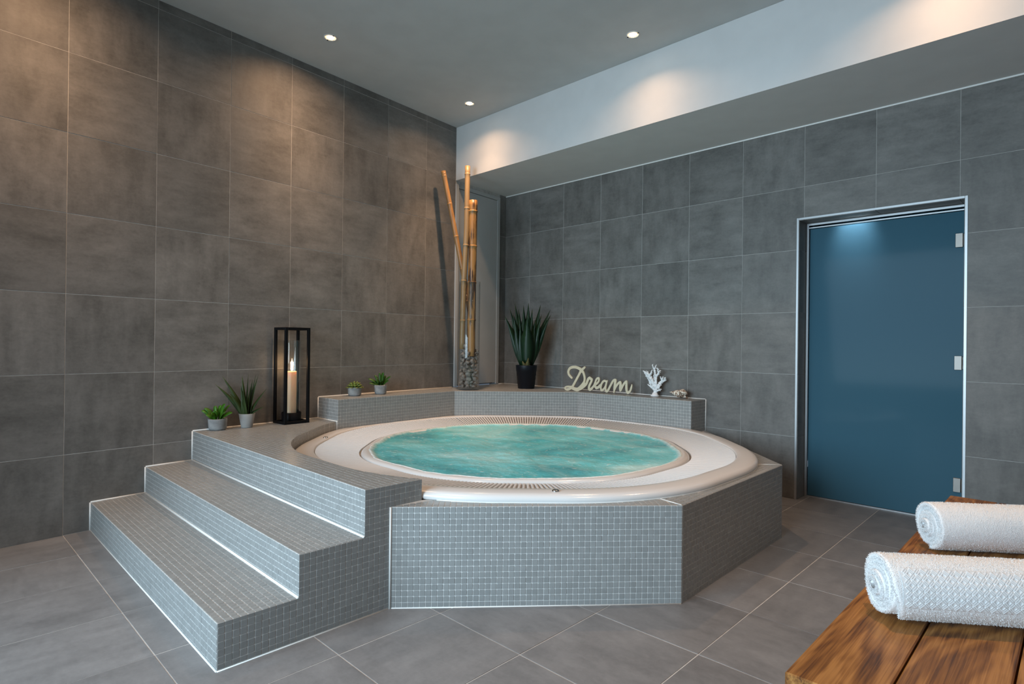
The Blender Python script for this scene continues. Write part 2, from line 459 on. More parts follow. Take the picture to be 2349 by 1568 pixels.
def wall_tiles(root, O, U, V, poly, us, vs, material, gap=0.0029, thick=0.0016, lip=0.0005):
    """big format tiles on a plane: poly is the covered outline, us and vs the joint positions"""
    fr = frame(O, U, V); cache = {}
    for i in range(len(us) - 1):
        for j in range(len(vs) - 1):
            g = gap / 2
            u0, u1, v0, v1 = us[i] + g, us[i + 1] - g, vs[j] + g, vs[j + 1] - g
            if u1 - u0 < 0.006 or v1 - v0 < 0.006: continue
            pc = clip_poly(poly, u0, u1, v0, v1)
            if len(pc) < 3 or abs(area(pc)) < 3e-4: continue
            cu, cv = (u0 + u1) / 2, (v0 + v1) / 2
            h = thick + RNG.uniform(-lip, lip)
            if abs(abs(area(pc)) - (u1 - u0) * (v1 - v0)) < 1e-6:
                key = (round(u1 - u0, 4), round(v1 - v0, 4))
                if key not in cache:
                    hu, hv = (u1 - u0) / 2, (v1 - v0) / 2
                    cache[key] = mesh('tile', *bevel_box(-hu, hu, -hv, hv, -0.002, thick, 0.0007), material)
                me = cache[key]
            else:
                if area(pc) < 0: pc = pc[::-1]
                n = len(pc); q = [(a - cu, b_ - cv) for a, b_ in pc]
                v = [(a, b_, -0.002) for a, b_ in q] + [(a, b_, thick) for a, b_ in q]
                f = [tuple(range(n, 2 * n))] + [(k, (k + 1) % n, n + (k + 1) % n, n + k) for k in range(n)]
                me = mesh('tile', v, f, material)
            tl_ = Matrix.Translation((cu, cv, h - thick)) @ Matrix.Rotation(RNG.uniform(-1, 1) * 0.0011, 4, 'X') @ Matrix.Rotation(RNG.uniform(-1, 1) * 0.0011, 4, 'Y')
            obj('tile', me, root, fr @ tl_)

# left wall (s runs along it from the corner towards the camera, negative)
def wl(s, z, off=0.0): return (s * SD + off * CD, s * CD - off * SD, z)
T = 0.0016
def wall_block(s0, s1, z0, z1, t=0.12):
    v = [wl(s0, z0, -T), wl(s1, z0, -T), wl(s1, z0, -t), wl(s0, z0, -t), wl(s0, z1, -T), wl(s1, z1, -T), wl(s1, z1, -t), wl(s0, z1, -t)]
    return v, [(0, 3, 2, 1), (4, 5, 6, 7), (0, 1, 5, 4), (1, 2, 6, 5), (2, 3, 7, 6), (3, 0, 4, 7)]
D2A, D2B, D2Z = -0.785, -0.105, 2.668
v, f = join(wall_block(-5.3, D2A, 0, ZC), wall_block(D2B, 0.12, 0, ZC), wall_block(D2A, D2B, 0, 0.6), wall_block(D2A, D2B, D2Z, ZC))
wall_left = struct('wall_left', v, f, M['grout_wall'])
rows = [k * P for k in range(8)] + [ZC]
cols = [-4.334 + P * c for c in range(-3, 8)] + [D2A + 0.0016]
cols = [c for c in cols if c < D2A] + [D2A + 0.0016]
wall_tiles(wall_left, wl(0, 0, -T), (-SD * -1, CD, 0), (0, 0, 1), [(-5.3, 0), (D2A, 0), (D2A, ZC), (-5.3, ZC)], cols, rows, M['wall_tile'])
wall_tiles(wall_left, wl(0, 0, -T), (SD, CD, 0), (0, 0, 1), [(D2B, 0.42), (0.0, 0.42), (0.0, ZB), (D2B, ZB)], [D2B - 0.001, 0.001], rows, M['wall_tile'])

# right wall with the glass door opening
DX0, DX1, DZ = 3.041, 4.005, 2.022
v, f = join(box(-0.1, DX0, T, 0.2, 0, ZC), box(DX1, 6.6, T, 0.2, 0, ZC), box(DX0, DX1, T, 0.2, DZ, ZC))
wall_right = struct('wall_right', v, f, M['grout_wall'])
TR = 0.015
poly = [(0.0, 0), (DX0 - TR, 0), (DX0 - TR, DZ + TR), (DX1 + TR, DZ + TR), (DX1 + TR, 0), (6.3, 0), (6.3, ZB), (0.0, ZB)]
wall_tiles(wall_right, (0, T, 0), (1, 0, 0), (0, 0, 1), poly, [-0.09] + [0.364 + P * c for c in range(0, 14)], [k * P for k in range(6)] + [ZB + 0.001], M['wall_tile'])
wall_tiles(wall_right, (DX0, 0, 0), (0, 1, 0), (0, 0, 1), [(0.002, 0), (0.165, 0), (0.165, DZ), (0.002, DZ)], [0.0, 0.167], [k * P for k in range(5)] + [DZ], M['wall_tile'], thick=0.003)
wall_tiles(wall_right, (DX1, 0, 0), (0, -1, 0), (0, 0, 1), [(-0.165, 0), (-0.002, 0), (-0.002, DZ), (-0.165, DZ)], [-0.167, 0.0], [k * P for k in range(5)] + [DZ], M['wall_tile'], thick=0.003)
wall_tiles(wall_right, (0, 0, DZ), (1, 0, 0), (0, -1, 0), [(DX0, -0.165), (DX1, -0.165), (DX1, -0.002), (DX0, -0.002)], [DX0, 3.075, 3.527, 3.98, DX1], [-0.167, 0.0], M['wall_tile'], thick=0.003)

# walls behind the camera and to its right; a wide opening lets the daylight in
OX0, OX1, OZ, YK = 1.25, 4.4, 2.62, -5.45
v, f = join(box(xl(YK) - 0.3, OX0, YK - 0.25, YK, 0, ZC), box(OX1, 6.6, YK - 0.25, YK, 0, ZC), box(OX0, OX1, YK - 0.25, YK, OZ, ZC))
struct('wall_back', v, f, M['paint'])
struct('wall_side', *box(6.3, 6.45, YK - 0.25, 0.2, 0, ZC), M['paint'])
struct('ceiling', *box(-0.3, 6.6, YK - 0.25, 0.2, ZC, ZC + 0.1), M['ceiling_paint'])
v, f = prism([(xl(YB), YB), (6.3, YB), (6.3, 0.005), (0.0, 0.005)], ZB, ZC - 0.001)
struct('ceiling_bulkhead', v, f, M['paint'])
struct('trim_1', *box(0.0, 6.3, -0.006, 0.006, ZB - 0.009, ZB + 0.001), M['sealant'])

# floor
FO = (1.301, -3.851); FR = 0.007
fl = struct('floor', *box(-0.4, 6.6, YK - 3.2, 1.3, -0.12, -T), M['grout_floor'])
fU = (math.cos(FR), math.sin(FR), 0); fV = (-math.sin(FR), math.cos(FR), 0)
def to_f(x, y):
    dx, dy = x - FO[0], y - FO[1]; return (dx * fU[0] + dy * fU[1], dx * fV[0] + dy * fV[1])
room = [to_f(xl(YK - .2) - .002, YK - .2), to_f(6.3, YK - .2), to_f(6.3, 0.0), to_f(DX1, 0.0), to_f(DX1, 0.172), to_f(DX0, 0.172), to_f(DX0, 0.0), to_f(0, 0.0)]
wall_tiles(fl, (FO[0], FO[1], -T), fU, fV, room, [P * k for k in range(-3, 12)], [P * k for k in range(-5, 11)], M['floor_tile'], gap=0.0042, lip=0.0004)

# glass door in the right wall
d1 = obj('door_1', None); d1['kind'] = 'structure'
part('frame', *join(bevel_box(DX0 - TR, DX0, -0.003, 0.012, 0.0, DZ + TR, 0.001), bevel_box(DX1, DX1 + TR, -0.003, 0.012, 0.0, DZ + TR, 0.001), bevel_box(DX0, DX1, -0.003, 0.012, DZ, DZ + TR, 0.001)), M['aluminium'], d1)
part('inner_frame', *join(box(DX0 + 0.006, DX0 + 0.020, 0.150, 0.166, 0.0, DZ - 0.006), box(DX0 + 0.02, DX1 - 0.006, 0.150, 0.166, DZ - 0.020, DZ - 0.006), box(DX0 + 0.02, DX1 - 0.006, 0.150, 0.165, DZ - 0.042, DZ - 0.034)), M['aluminium'], d1)
part('glass_pane', *box(DX0 + 0.024, DX1 - 0.012, 0.168, 0.178, 0.010, DZ - 0.045), M['blue_glass'], d1)
for zc in (1.793, 1.014, 0.239):
    part('hinge', *join(bevel_box(3.938, 3.978, 0.158, 0.188, zc - 0.045, zc + 0.045, 0.002), bevel_box(3.980, 3.9995, 0.150, 0.182, zc - 0.040, zc + 0.040, 0.003), bevel_box(3.984, 3.9995, 0.146, 0.180, zc - 0.022, zc + 0.022, 0.002)), M['steel'], d1)
part('threshold', *box(DX0 + 0.001, DX1 - 0.001, 0.160, 0.2, -0.004, 0.007), M['aluminium'], d1)
# cabin behind the glass, with its own lamp
v, f = join(box(2.6, 4.6, 1.7, 1.8, 0, 2.35), box(2.5, 2.6, 0.2, 1.8, 0, 2.35), box(4.6, 4.7, 0.2, 1.8, 0, 2.35), box(2.5, 4.7, 0.2, 1.8, 2.35, 2.45))
struct('wall_cabin', v, f, plain('cabin', (0.10, 0.20, 0.26), 0.4))
cl = bpy.data.lights.new('cabin_lamp', 'SPOT'); cl.energy = 40.0; cl.color = (0.75, 0.9, 1.0); cl.spot_size = math.radians(64); cl.spot_blend = 0.9; cl.shadow_soft_size = 0.04
clo = bpy.data.objects.new('cabin_lamp', cl); COL.objects.link(clo); clo.location = (3.36, 0.34, 2.15); clo.rotation_euler = (math.radians(-38), 0, 0)

# tall service door in the left wall under the beam
d2 = obj('door_2', None); d2['kind'] = 'structure'
def wbox(s0, s1, z0, z1, o0, o1):
    v = [wl(s0, z0, o1), wl(s1, z0, o1), wl(s1, z0, o0), wl(s0, z0, o0), wl(s0, z1, o1), wl(s1, z1, o1), wl(s1, z1, o0), wl(s0, z1, o0)]
    return v, [(0, 3, 2, 1), (4, 5, 6, 7), (0, 1, 5, 4), (1, 2, 6, 5), (2, 3, 7, 6), (3, 0, 4, 7)]
DZ0 = 0.680
part('frame', *join(wbox(D2A + 0.001, D2A + 0.038, DZ0, D2Z, -0.06, 0.012), wbox(D2B - 0.040, D2B - 0.001, DZ0, D2Z, -0.06, 0.006), wbox(D2A + 0.038, D2B - 0.04, D2Z - 0.036, D2Z, -0.06, 0.006)), M['door_paint'], d2)
part('recess', *wbox(D2A + 0.038, D2B - 0.04, DZ0, D2Z - 0.036, -0.07, -0.05), M['dark_gap'], d2)
part('door_panel', *wbox(D2A + 0.045, D2B - 0.044, DZ0 + 0.012, D2Z - 0.041, -0.045, -0.002), M['door_paint'], d2)

# ------------------------------------------------------------------ mosaic cladding
MP = 0.0247
def tile_unit(h=0.01135, c=0.0022, z1=0.0006, z2=0.0013, ins=0.0010):
    def octo(r, z): return [(r, -r + c, z), (r, r - c, z), (r - c, r, z), (-r + c, r, z), (-r, r - c, z), (-r, -r + c, z), (-r + c, -r, z), (r - c, -r, z)]
    v = octo(h, -0.0015) + octo(h, z1) + octo(h - ins, z2)
    f = [(k, (k + 1) % 8, 8 + (k + 1) % 8, 8 + k) for k in range(8)] + [(8 + k, 8 + (k + 1) % 8, 16 + (k + 1) % 8, 16 + k) for k in range(8)] + [tuple(range(16, 24))]
    return v, f
TU_V, TU_F = tile_unit()
TILE_ME = mesh('tile', TU_V, TU_F, M['mosaic'])
TU_A = np.array(TU_V)

class Mosaic:
    def __init__(self, root): self.root = root; self.full = []; self.cutV = []; self.cutF = []
    def face(self, O, U, V, poly, u0=0.0, v0=0.0):
        fr = frame(O, U, V)
        if area(poly) < 0: poly = poly[::-1]
        us = [p[0] for p in poly]; vs = [p[1] for p in poly]
        i0, i1 = math.floor((min(us) - u0) / MP), math.ceil((max(us) - u0) / MP); j0, j1 = math.floor((min(vs) - v0) / MP), math.ceil((max(vs) - v0) / MP)
        h = 0.01135
        for i in range(i0, i1):
            for j in range(j0, j1):
                cu, cv = u0 + (i + 0.5) * MP, v0 + (j + 0.5) * MP
                pc = clip_poly(poly, cu - h, cu + h, cv - h, cv + h)
                if len(pc) < 3: continue
                A = abs(area(pc))
                if A > 0.93 * 4 * h * h: self.add(fr, cu, cv)
                elif A > 0.12 * 4 * h * h:
                    gx = sum(p[0] for p in pc) / len(pc); gy = sum(p[1] for p in pc) / len(pc)
                    pc = [(gx + (p[0] - gx) * 0.94, gy + (p[1] - gy) * 0.94) for p in pc]
                    n = len(pc); o = len(self.cutV)
                    self.cutV += [tuple(fr @ Vector((a, b_, -0.001))) for a, b_ in pc] + [tuple(fr @ Vector((a, b_, 0.0013))) for a, b_ in pc]
                    self.cutF.append(tuple(range(o + n, o + 2 * n)))
                    self.cutF += [(o + k, o + (k + 1) % n, o + n + (k + 1) % n, o + n + k) for k in range(n)]
    def add(self, fr, cu, cv):
        m = fr @ Matrix.Translation((cu + RNG.normal() * 0.00018, cv + RNG.normal() * 0.00018, RNG.uniform(-0.0003, 0.0003))) @ Matrix.Rotation(RNG.normal() * 0.008, 4, 'Z') @ Matrix.Rotation(RNG.normal() * 0.006, 4, 'X') @ Matrix.Rotation(RNG.normal() * 0.006, 4, 'Y')
        p = m.to_translation(); d = CAMP - p; n = m.to_3x3().col[2]
        self.full.append((max(0, n.dot(d)) / d.length ** 3 * (1.0 if (p - CAMP).dot(CF) > 0 else 0), m))
    def build(self, limit=300):
        self.full.sort(key=lambda t: -t[0])
        base = self.root.location
        inv = Matrix.Translation(-base)
        for s, m in self.full[:limit]: obj('tile', TILE_ME, self.root, inv @ m)
        V = []; F = []
        for s, m in self.full[limit:]:
            o = len(V); a = np.array(m.to_3x3()); t = np.array(m.to_translation())
            V += (TU_A @ a.T + t).tolist(); F += [tuple(i + o for i in q) for q in TU_F]
        o = len(V); V += self.cutV; F += [tuple(i + o for i in q) for q in self.cutF]
        part('mosaic_tiles', V, F, M['mosaic'], self.root, kind='stuff')

# rounded octagon outline shared by tub, platform cut-out and surround
TC = (1.83, -1.585)
LIPC = (TC[0] + 0.030, TC[1] - 0.030)
def octr(th, a, k=0.76):
    rho = a * k; ph = (th + math.pi / 8) % (math.pi / 4) - math.pi / 8
    h = (a - rho) * math.tan(math.pi / 8); s = abs(ph)
    if a * math.tan(s) <= h: return a / math.cos(s)
    cx, cy = a - rho, h
    return cx * math.cos(s) + cy * math.sin(s) + math.sqrt(rho * rho - (cx * math.sin(s) - cy * math.cos(s)) ** 2)
def arc_pt(th, a): r = octr(th, a); return (TC[0] + r * math.cos(th), TC[1] + r * math.sin(th))
rad = math.radians

# ledge front line
LA, LB, LC, LD = (0.546, -2.257), (0.460, -1.070), (1.235, -0.285), (2.335, -0.240)
ZL, ZS, ZT = 0.672, 0.420, 0.510
SX = 2.470
Y1, Y2, Y3 = -3.730, -3.450, -3.180
CUT = 1.437
TH0 = min(np.linspace(-70, -58, 1201), key=lambda a: abs(arc_pt(rad(a), CUT)[0] - SX))
YC = arc_pt(rad(TH0), CUT)[1]
cut_pts = [arc_pt(rad(a), CUT) for a in np.linspace(TH0, -152.2, 40)][1:]

# --- tiled steps
st = thing('tiled_steps', 'grey mosaic steps, three treads rising to the platform beside the tub', 'steps', (1.45, -3.3, 0))
yl = -2.262
top3 = [(xl(Y3), Y3), (SX, Y3), (SX, YC)] + cut_pts + [LA, (xl(yl), yl)]
v, f = join(prism([(xl(Y1), Y1), (SX, Y1), (SX, Y2), (xl(Y2), Y2)], 0, 0.16), prism([(xl(Y2), Y2), (SX, Y2), (SX, Y3), (xl(Y3), Y3)], 0, 0.32), prism(top3, 0, ZT))
part('body', v, f, M['grout'], st)
mo = Mosaic(st)
for y0, y1, z in ((Y1, Y2, 0.16), (Y2, Y3, 0.32)):
    mo.face((0, 0, z), (1, 0, 0), (0, 1, 0), [(xl(y0) + 0.008, y0), (SX, y0), (SX, y1 - 0.006), (xl(y1) + 0.008, y1 - 0.006)], SX, y0 + 0.0005)
mo.face((0, 0, ZT), (1, 0, 0), (0, 1, 0), [(p[0] + (0.008 if i in (0, len(top3) - 1) else 0), p[1]) for i, p in enumerate(top3)], SX, Y3 + 0.0005)
for y, z0, z1 in ((Y1, 0, 0.16), (Y2, 0.16, 0.32), (Y3, 0.32, ZT)):
    mo.face((0, y, 0), (1, 0, 0), (0, 0, 1), [(xl(y) + 0.006, z0 + 0.006), (SX, z0 + 0.006), (SX, z1), (xl(y) + 0.006, z1)], SX, z1 - 0.0005)
side = [(Y1, 0.006), (-3.066, 0.006), (-3.066, ZS), (YC, ZS), (YC, ZT), (Y3, ZT), (Y3, 0.32), (Y2, 0.32), (Y2, 0.16), (Y1, 0.16)]
mo.face((SX, 0, 0), (0, 1, 0), (0, 0, 1), side, Y1 + 0.0005, 0.32 - 0.0005)
acc = MP * 0.5
fine = [arc_pt(rad(a), CUT) for a in np.linspace(TH0, -153.6, 400)]
for i in range(1, len(fine)):
    acc += math.dist(fine[i], fine[i - 1])
    if acc >= MP:
        acc -= MP; p, q = Vector((*fine[i], 0)), Vector((*fine[i - 1], 0)); u = (q - p).normalized()
        if u.cross(Vector((0, 0, 1))).dot(Vector((TC[0], TC[1], 0)) - p) < 0: u = -u
        frm = frame(p, u, (0, 0, 1))
        for k in range(3): mo.add(frm, 0, ZT - (k + 0.5) * MP - 0.0005)
mo.build()
# sealant beads where treads meet risers and where the steps meet wall and floor
def bead(root, a, b, r=0.005):
    part('sealant_bead', *tube([a, b], [r, r], 6), M['sealant'], root, True)
for y, z in ((Y2, 0.16), (Y3, 0.32)): bead(st, (xl(y) + 0.008, y - 0.001, z + 0.002), (SX, y - 0.001, z + 0.002), 0.0062)
for y0, y1, z in ((Y1, Y2, 0.16), (Y2, Y3, 0.32), (Y3, yl, ZT)): bead(st, (xl(y0) + 0.002, y0, z + 0.001), (xl(y1) + 0.002, y1, z + 0.001), 0.006)
for y, z0, z1 in ((Y1, 0, 0.16), (Y2, 0.16, 0.32), (Y3, 0.32, ZT)): bead(st, (xl(y) + 0.003, y - 0.001, z0), (xl(y) + 0.003, y - 0.001, z1), 0.006)
bead(st, (xl(Y1), Y1 - 0.001, 0.001), (SX, Y1 - 0.001, 0.0), 0.003); bead(st, (SX + 0.001, Y1, 0.0), (SX + 0.001, -3.066, 0.0), 0.003)

# --- tub surround
E_, G_, K_, L_ = (2.4715, -3.062), (3.305, -2.152), (3.283, -0.948), (2.3345, -0.002)
sr = thing('tub_surround', 'low grey mosaic wall around the white whirlpool tub', 'tub surround', (2.6, -1.6, 0))
inner = [arc_pt(rad(a), 1.36) for a in np.linspace(-61, 66.5, 48)]
outer = [(2.4715, YC - 0.004), E_, G_, K_, L_, (2.3345, -0.238)]
ring = outer + inner[::-1]
from mathutils.geometry import tessellate_polygon
tri = tessellate_polygon([[Vector((p[0], p[1], 0)) for p in ring]])
n = len(ring)
v = [(p[0], p[1], 0.0) for p in ring] + [(p[0], p[1], ZS) for p in ring]
f = [tuple(i + n for i in t) for t in tri] + [tuple(t[::-1]) for t in tri] + [(i, (i + 1) % n, n + (i + 1) % n, n + i) for i in range(n)]
me = mesh('body', [(a[0] - 2.6, a[1] + 1.6, a[2]) for a in v], f, M['grout'])
import bmesh
bm = bmesh.new(); bm.from_mesh(me); bmesh.ops.recalc_face_normals(bm, faces=bm.faces); bm.to_mesh(me); bm.free()
obj('body', me, sr)
mo = Mosaic(sr)
def wall_face(A, B, z0, z1, flip=False):
    A, B = Vector((*A, 0)), Vector((*B, 0)); L_ab = (B - A).length
    mo.face(A, (B - A), (0, 0, 1), [(0.004, z0), (L_ab, z0), (L_ab, z1), (0.004, z1)], 0.0, z1 - 0.0005)
wall_face(E_, G_, 0.004, ZS); wall_face(G_, K_, 0.004, ZS); wall_face(K_, L_, 0.004, ZS)
def wedge(A, B, th0, th1):
    A3, B3 = Vector((*A, ZS)), Vector((*B, ZS)); U = (B3 - A3).normalized(); V = Vector((0, 0, 1)).cross(U)
    pts = [A, B] + [arc_pt(rad(a), 1.43) for a in np.linspace(th1, th0, 16)]
    q = [((Vector((*p, ZS)) - A3).dot(U), (Vector((*p, ZS)) - A3).dot(V)) for p in pts]
    mo.face(A3, U, V, q, 0.0005, 0.0005)
wedge(E_, G_, -62.0, -22.4); wedge(G_, K_, -21.2, 21.6); wedge(K_, L_, 22.6, 66.0)
mo.build()
def bead_on(root, pts, r): part('sealant_bead', *tube(pts, [r] * len(pts), 6), M['sealant'], root, True)
bead(sr, (E_[0] + 0.004, E_[1], 0.0), (E_[0] + 0.003, E_[1], ZS), 0.0045)
bead(sr, (*E_, 0.0), (*G_, 0.0), 0.0035)
bead_on(sr, [(*arc_pt(rad(a), 1.424), ZS + 0.001) for a in np.linspace(-61.5, 65, 60)], 0.004)
bead_on(sr, [(G_[0] - 0.004, G_[1] + 0.002, ZS + 0.0015), (*arc_pt(rad(-21.8), 1.43), ZS + 0.0015)], 0.0018)
bead_on(sr, [(K_[0] - 0.004, K_[1], ZS + 0.0015), (*arc_pt(rad(22.1), 1.43), ZS + 0.0015)], 0.0018)

# --- back ledge
lg = thing('tiled_ledge', 'raised grey mosaic ledge in the corner behind the tub', 'ledge', (0.9, -0.6, 0))
top = [(xl(yl), yl), LA, LB, LC, LD, (LD[0], -0.001), (0.0, -0.001)]
v, f = prism(top, 0.0, ZL)
part('body', v, f, M['grout'], lg)
mo = Mosaic(lg)
for A, B in ((LA, LB), (LB, LC), (LC, LD)):
    L_ab = math.dist(A, B)
    A3 = Vector((*B, 0)); U = Vector((A[0] - B[0], A[1] - B[1], 0)); Nn = U.normalized().cross(Vector((0, 0, 1)))
    if Nn.dot(Vector((TC[0], TC[1], 0)) - A3) < 0: A3 = Vector((*A, 0)); U = -U
    mo.face(A3, U, (0, 0, 1), [(0.002, 0.43), (L_ab, 0.43), (L_ab, ZL), (0.002, ZL)], 0.0, ZL - 0.0005)
A3 = Vector((xl(yl), yl, 0)); U = Vector((LA[0] - A3.x, LA[1] - A3.y, 0)); L_ab = U.length
mo.face(A3, U, (0, 0, 1), [(0.006, ZT + 0.005), (L_ab, ZT + 0.005), (L_ab, ZL), (0.006, ZL)], L_ab, ZL - 0.0005)
mo.face((LD[0], 0, 0), (0, 1, 0), (0, 0, 1), [(LD[1], ZS), (-0.006, ZS), (-0.006, ZL), (LD[1], ZL)], LD[1], ZL - 0.0005)
mo.face((0, 0, ZL), (1, 0, 0), (0, 1, 0), [(p[0] + (0.008 if i in (0, 6) else 0), p[1] - (0.008 if i > 4 else 0)) for i, p in enumerate(top)], 0.0, LD[1])
mo.build()
bead(lg, (xl(yl) + 0.002, yl, ZL + 0.001), (xl(-0.8) + 0.002, -0.8, ZL + 0.001), 0.006)
bead(lg, (0.0, -0.002, ZL + 0.001), (LD[0], -0.002, ZL + 0.001), 0.006)
bead(lg, (xl(-0.1) + 0.002, -0.1, ZL + 0.001), (0.001, -0.002, ZL + 0.001), 0.006)
bead(lg, (LD[0] + 0.001, -0.002, ZS), (LD[0] + 0.001, -0.002, ZL), 0.006)
bead(lg, (xl(yl) + 0.002, yl - 0.001, ZT), (xl(yl) + 0.002, yl - 0.001, ZL), 0.006)
bead(lg, (xl(yl) + 0.002, yl - 0.002, ZT + 0.001), (LA[0], LA[1] - 0.002, ZT + 0.001), 0.005)

# ------------------------------------------------------------------ whirlpool tub
tub = thing('whirlpool_tub', 'round white whirlpool tub with a slatted overflow ring', 'hot tub', (TC[0], TC[1], ZS))
def ledge_clip(th):
    best = 9.0; d = (math.cos(th), math.sin(th))
    for A, B in ((LA, LB), (LB, LC), (LC, LD)):
        ex, ey = B[0] - A[0], B[1] - A[1]; den = d[0] * ey - d[1] * ex
        if abs(den) < 1e-9: continue
        ax, ay = A[0] - TC[0], A[1] - TC[1]
        t = (ax * ey - ay * ex) / den; s = (ax * d[1] - ay * d[0]) / den
        if t > 0 and -0.001 <= s <= 1.001: best = min(best, t - 0.004)
    return best
NA = 360
prof = [(1.424, 0.4215), (1.429, 0.432), (1.425, 0.444), (1.413, 0.453), (1.395, 0.4575), (1.345, 0.459), (1.318, 0.4575), (1.312, 0.454), (1.311, 0.440), (1.308, 0.30), (1.20, 0.27), (1.083, 0.27), (1.080, 0.410),
        (1.075, 0.425), (1.062, 0.434), (1.042, 0.4375), (1.022, 0.435), (1.004, 0.427), (0.996, 0.414), (0.985, 0.30), (0.95, 0.12), (0.85, 0.05), (0.4, 0.04)]
V = []; F = []
for a, z in prof:
    for k in range(NA):
        th = 2 * math.pi * k / NA; r = octr(th, a)
        c_ = TC
        if a > 1.315: r = min(r, ledge_clip(th))
        if a < 1.15: r = octr(th, a - 0.042); c_ = LIPC
        V.append((c_[0] + r * math.cos(th), c_[1] + r * math.sin(th), z))
for i in range(len(prof) - 1):
    for k in range(NA):
        k2 = (k + 1) % NA; F.append((i * NA + k, i * NA + k2, (i + 1) * NA + k2, (i + 1) * NA + k))
F.append(tuple((len(prof) - 1) * NA + k for k in range(NA)))
part('shell', V, F, M['acrylic'], tub, True)
# overflow slats: one radial bar each
NS = 352
A0, A1, Z0, Z1 = 1.088, 1.305, 0.426, 0.452
SV, SF = bevel_box(-0.5, 0.5, -0.5, 0.5, -0.012, 0.0, 0.0)
def slat_mesh():
    v = []; w = 0.0052; h = 0.014; c = 0.0016
    sec = [(-w, -h), (-w, -c), (-w + c, 0), (w - c, 0), (w, -c), (w, -h)]
    for x in (0.0, 1.0): v += [(x, a, b_) for a, b_ in sec]
    f = [(k, k + 6, k + 7, k + 1) for k in range(5)] + [(5, 11, 6, 0), (0, 1, 2, 3, 4, 5), (11, 10, 9, 8, 7, 6)]
    return mesh('slat', v, f, M['slat'])
SLAT = slat_mesh(); sv = np.array([tuple(q.co) for q in SLAT.vertices]); sf = [tuple(p.vertices) for p in SLAT.polygons]
slats = []
for k in range(NS):
    th = 2 * math.pi * (k + 0.5) / NS
    r0, r1 = octr(th, A0 - 0.042), octr(th, A1)
    p0 = Vector((LIPC[0] + r0 * math.cos(th), LIPC[1] + r0 * math.sin(th), Z0)); p1 = Vector((TC[0] + r1 * math.cos(th), TC[1] + r1 * math.sin(th), Z1))
    X = p1 - p0; Y = Vector((-math.sin(th), math.cos(th), 0)); Z = X.normalized().cross(Y)
    slats.append(((p0 - CAMP).length, Matrix(((X.x, Y.x, Z.x, p0.x), (X.y, Y.y, Z.y, p0.y), (X.z, Y.z, Z.z, p0.z), (0, 0, 0, 1)))))
slats.sort(key=lambda t: t[0])
inv = Matrix.Translation(-tub.location)
for d, m_ in slats[:300]: obj('slat', SLAT, tub, inv @ m_)
V = []; F = []
for d, m_ in slats[300:]:
    o = len(V); V += (sv @ np.array(m_.to_3x3()).T + np.array(m_.to_translation())).tolist(); F += [tuple(i + o for i in q) for q in sf]
part('far_slats', V, F, M['slat'], tub, kind='stuff')
def oct_ring(a, z, w, h):
    f_ = (A1 - a) / (A1 - A0); cx_, cy_ = TC[0] + f_ * 0.030, TC[1] - f_ * 0.030; a = a - 0.042 * f_
    V = []; F = []
    for k in range(NA):
        th = 2 * math.pi * k / NA
        for da, dz in ((-w, 0), (w, 0), (w, -h), (-w, -h)):
            r = octr(th, a + da); V.append((cx_ + r * math.cos(th), cy_ + r * math.sin(th), z + dz))
    for k in range(NA):
        k2 = (k + 1) % NA
        for j in range(4): F.append((k * 4 + j, k2 * 4 + j, k2 * 4 + (j + 1) % 4, k * 4 + (j + 1) % 4))
    return V, F
V, F = [], []
for a_, z_ in ((1.3075, 0.36), (1.3075, 0.28), (1.20, 0.274), (1.086, 0.28), (1.086, 0.36)):
    for k in range(NA):
        th = 2 * math.pi * k / NA; c_ = LIPC if a_ < 1.15 else TC; r = octr(th, a_ - (0.042 if a_ < 1.15 else 0)); V.append((c_[0] + r * math.cos(th), c_[1] + r * math.sin(th), z_))
for i in range(4):
    for k in range(NA):
        k2 = (k + 1) % NA; F.append((i * NA + k, i * NA + k2, (i + 1) * NA + k2, (i + 1) * NA + k))
part('gutter_shade', V, F, plain('gutter_shade', (0.20, 0.15, 0.11), 0.5), tub, True)  # brown liner over the white channel: shade and warm light put into its colour
for a in (1.112, 1.165, 1.218, 1.270): part('support_ring', *oct_ring(a, Z0 + (Z1 - Z0) * (a - A0) / (A1 - A0) - 0.0065, 0.0035, 0.010), M['slat'], tub)
for x, y in ((0.876, -2.523), (2.872, -2.478)):
    part('air_button', *lathe([(0.016, 0.4575), (0.016, 0.462), (0.012, 0.4655), (0.0, 0.4655)], x, y, 20), M['chrome'], tub, True)

# water
def hnoise(x, y):
    p = Vector((x, y, 0.0))
    n1 = noise.noise(p * 2.3); n2 = noise.noise(p * 6.0 + Vector((5, 3, 1))); n3 = noise.noise(p * 15 + Vector((1, 7, 2)))
    return 0.010 * n1 + 0.0075 * n2 + 0.004 * n3
V = []; F = []
NR, NT = 90, 300
V.append((LIPC[0], LIPC[1], 0.426))
foam = [0.0]
for i in range(1, NR + 1):
    for k in range(NT):
        th = 2 * math.pi * k / NT
        edge = 1.004 + 0.018 * noise.noise(Vector((math.cos(th) * 3.3, math.sin(th) * 3.3, 4.0))) + 0.010 * noise.noise(Vector((math.cos(th) * 13, math.sin(th) * 13, 9.0)))
        r = octr(th, edge) * i / NR
        x, y = LIPC[0] + r * math.cos(th), LIPC[1] + r * math.sin(th)
        t = i / NR; foam.append(min(1.0, max(0.0, (t - 0.955) / 0.035)))
        z = 0.426 + hnoise(x, y) * min(1.0, (1 - t) * 6 + 0.0)
        if t > 0.95: z = 0.426 + hnoise(x, y) * min(1.0, (1 - t) * 6) + 0.0135 * min(1.0, (t - 0.95) / 0.035) - (0.02 if i == NR else 0)
        V.append((x, y, z))
for k in range(NT): F.append((0, 1 + k, 1 + (k + 1) % NT))
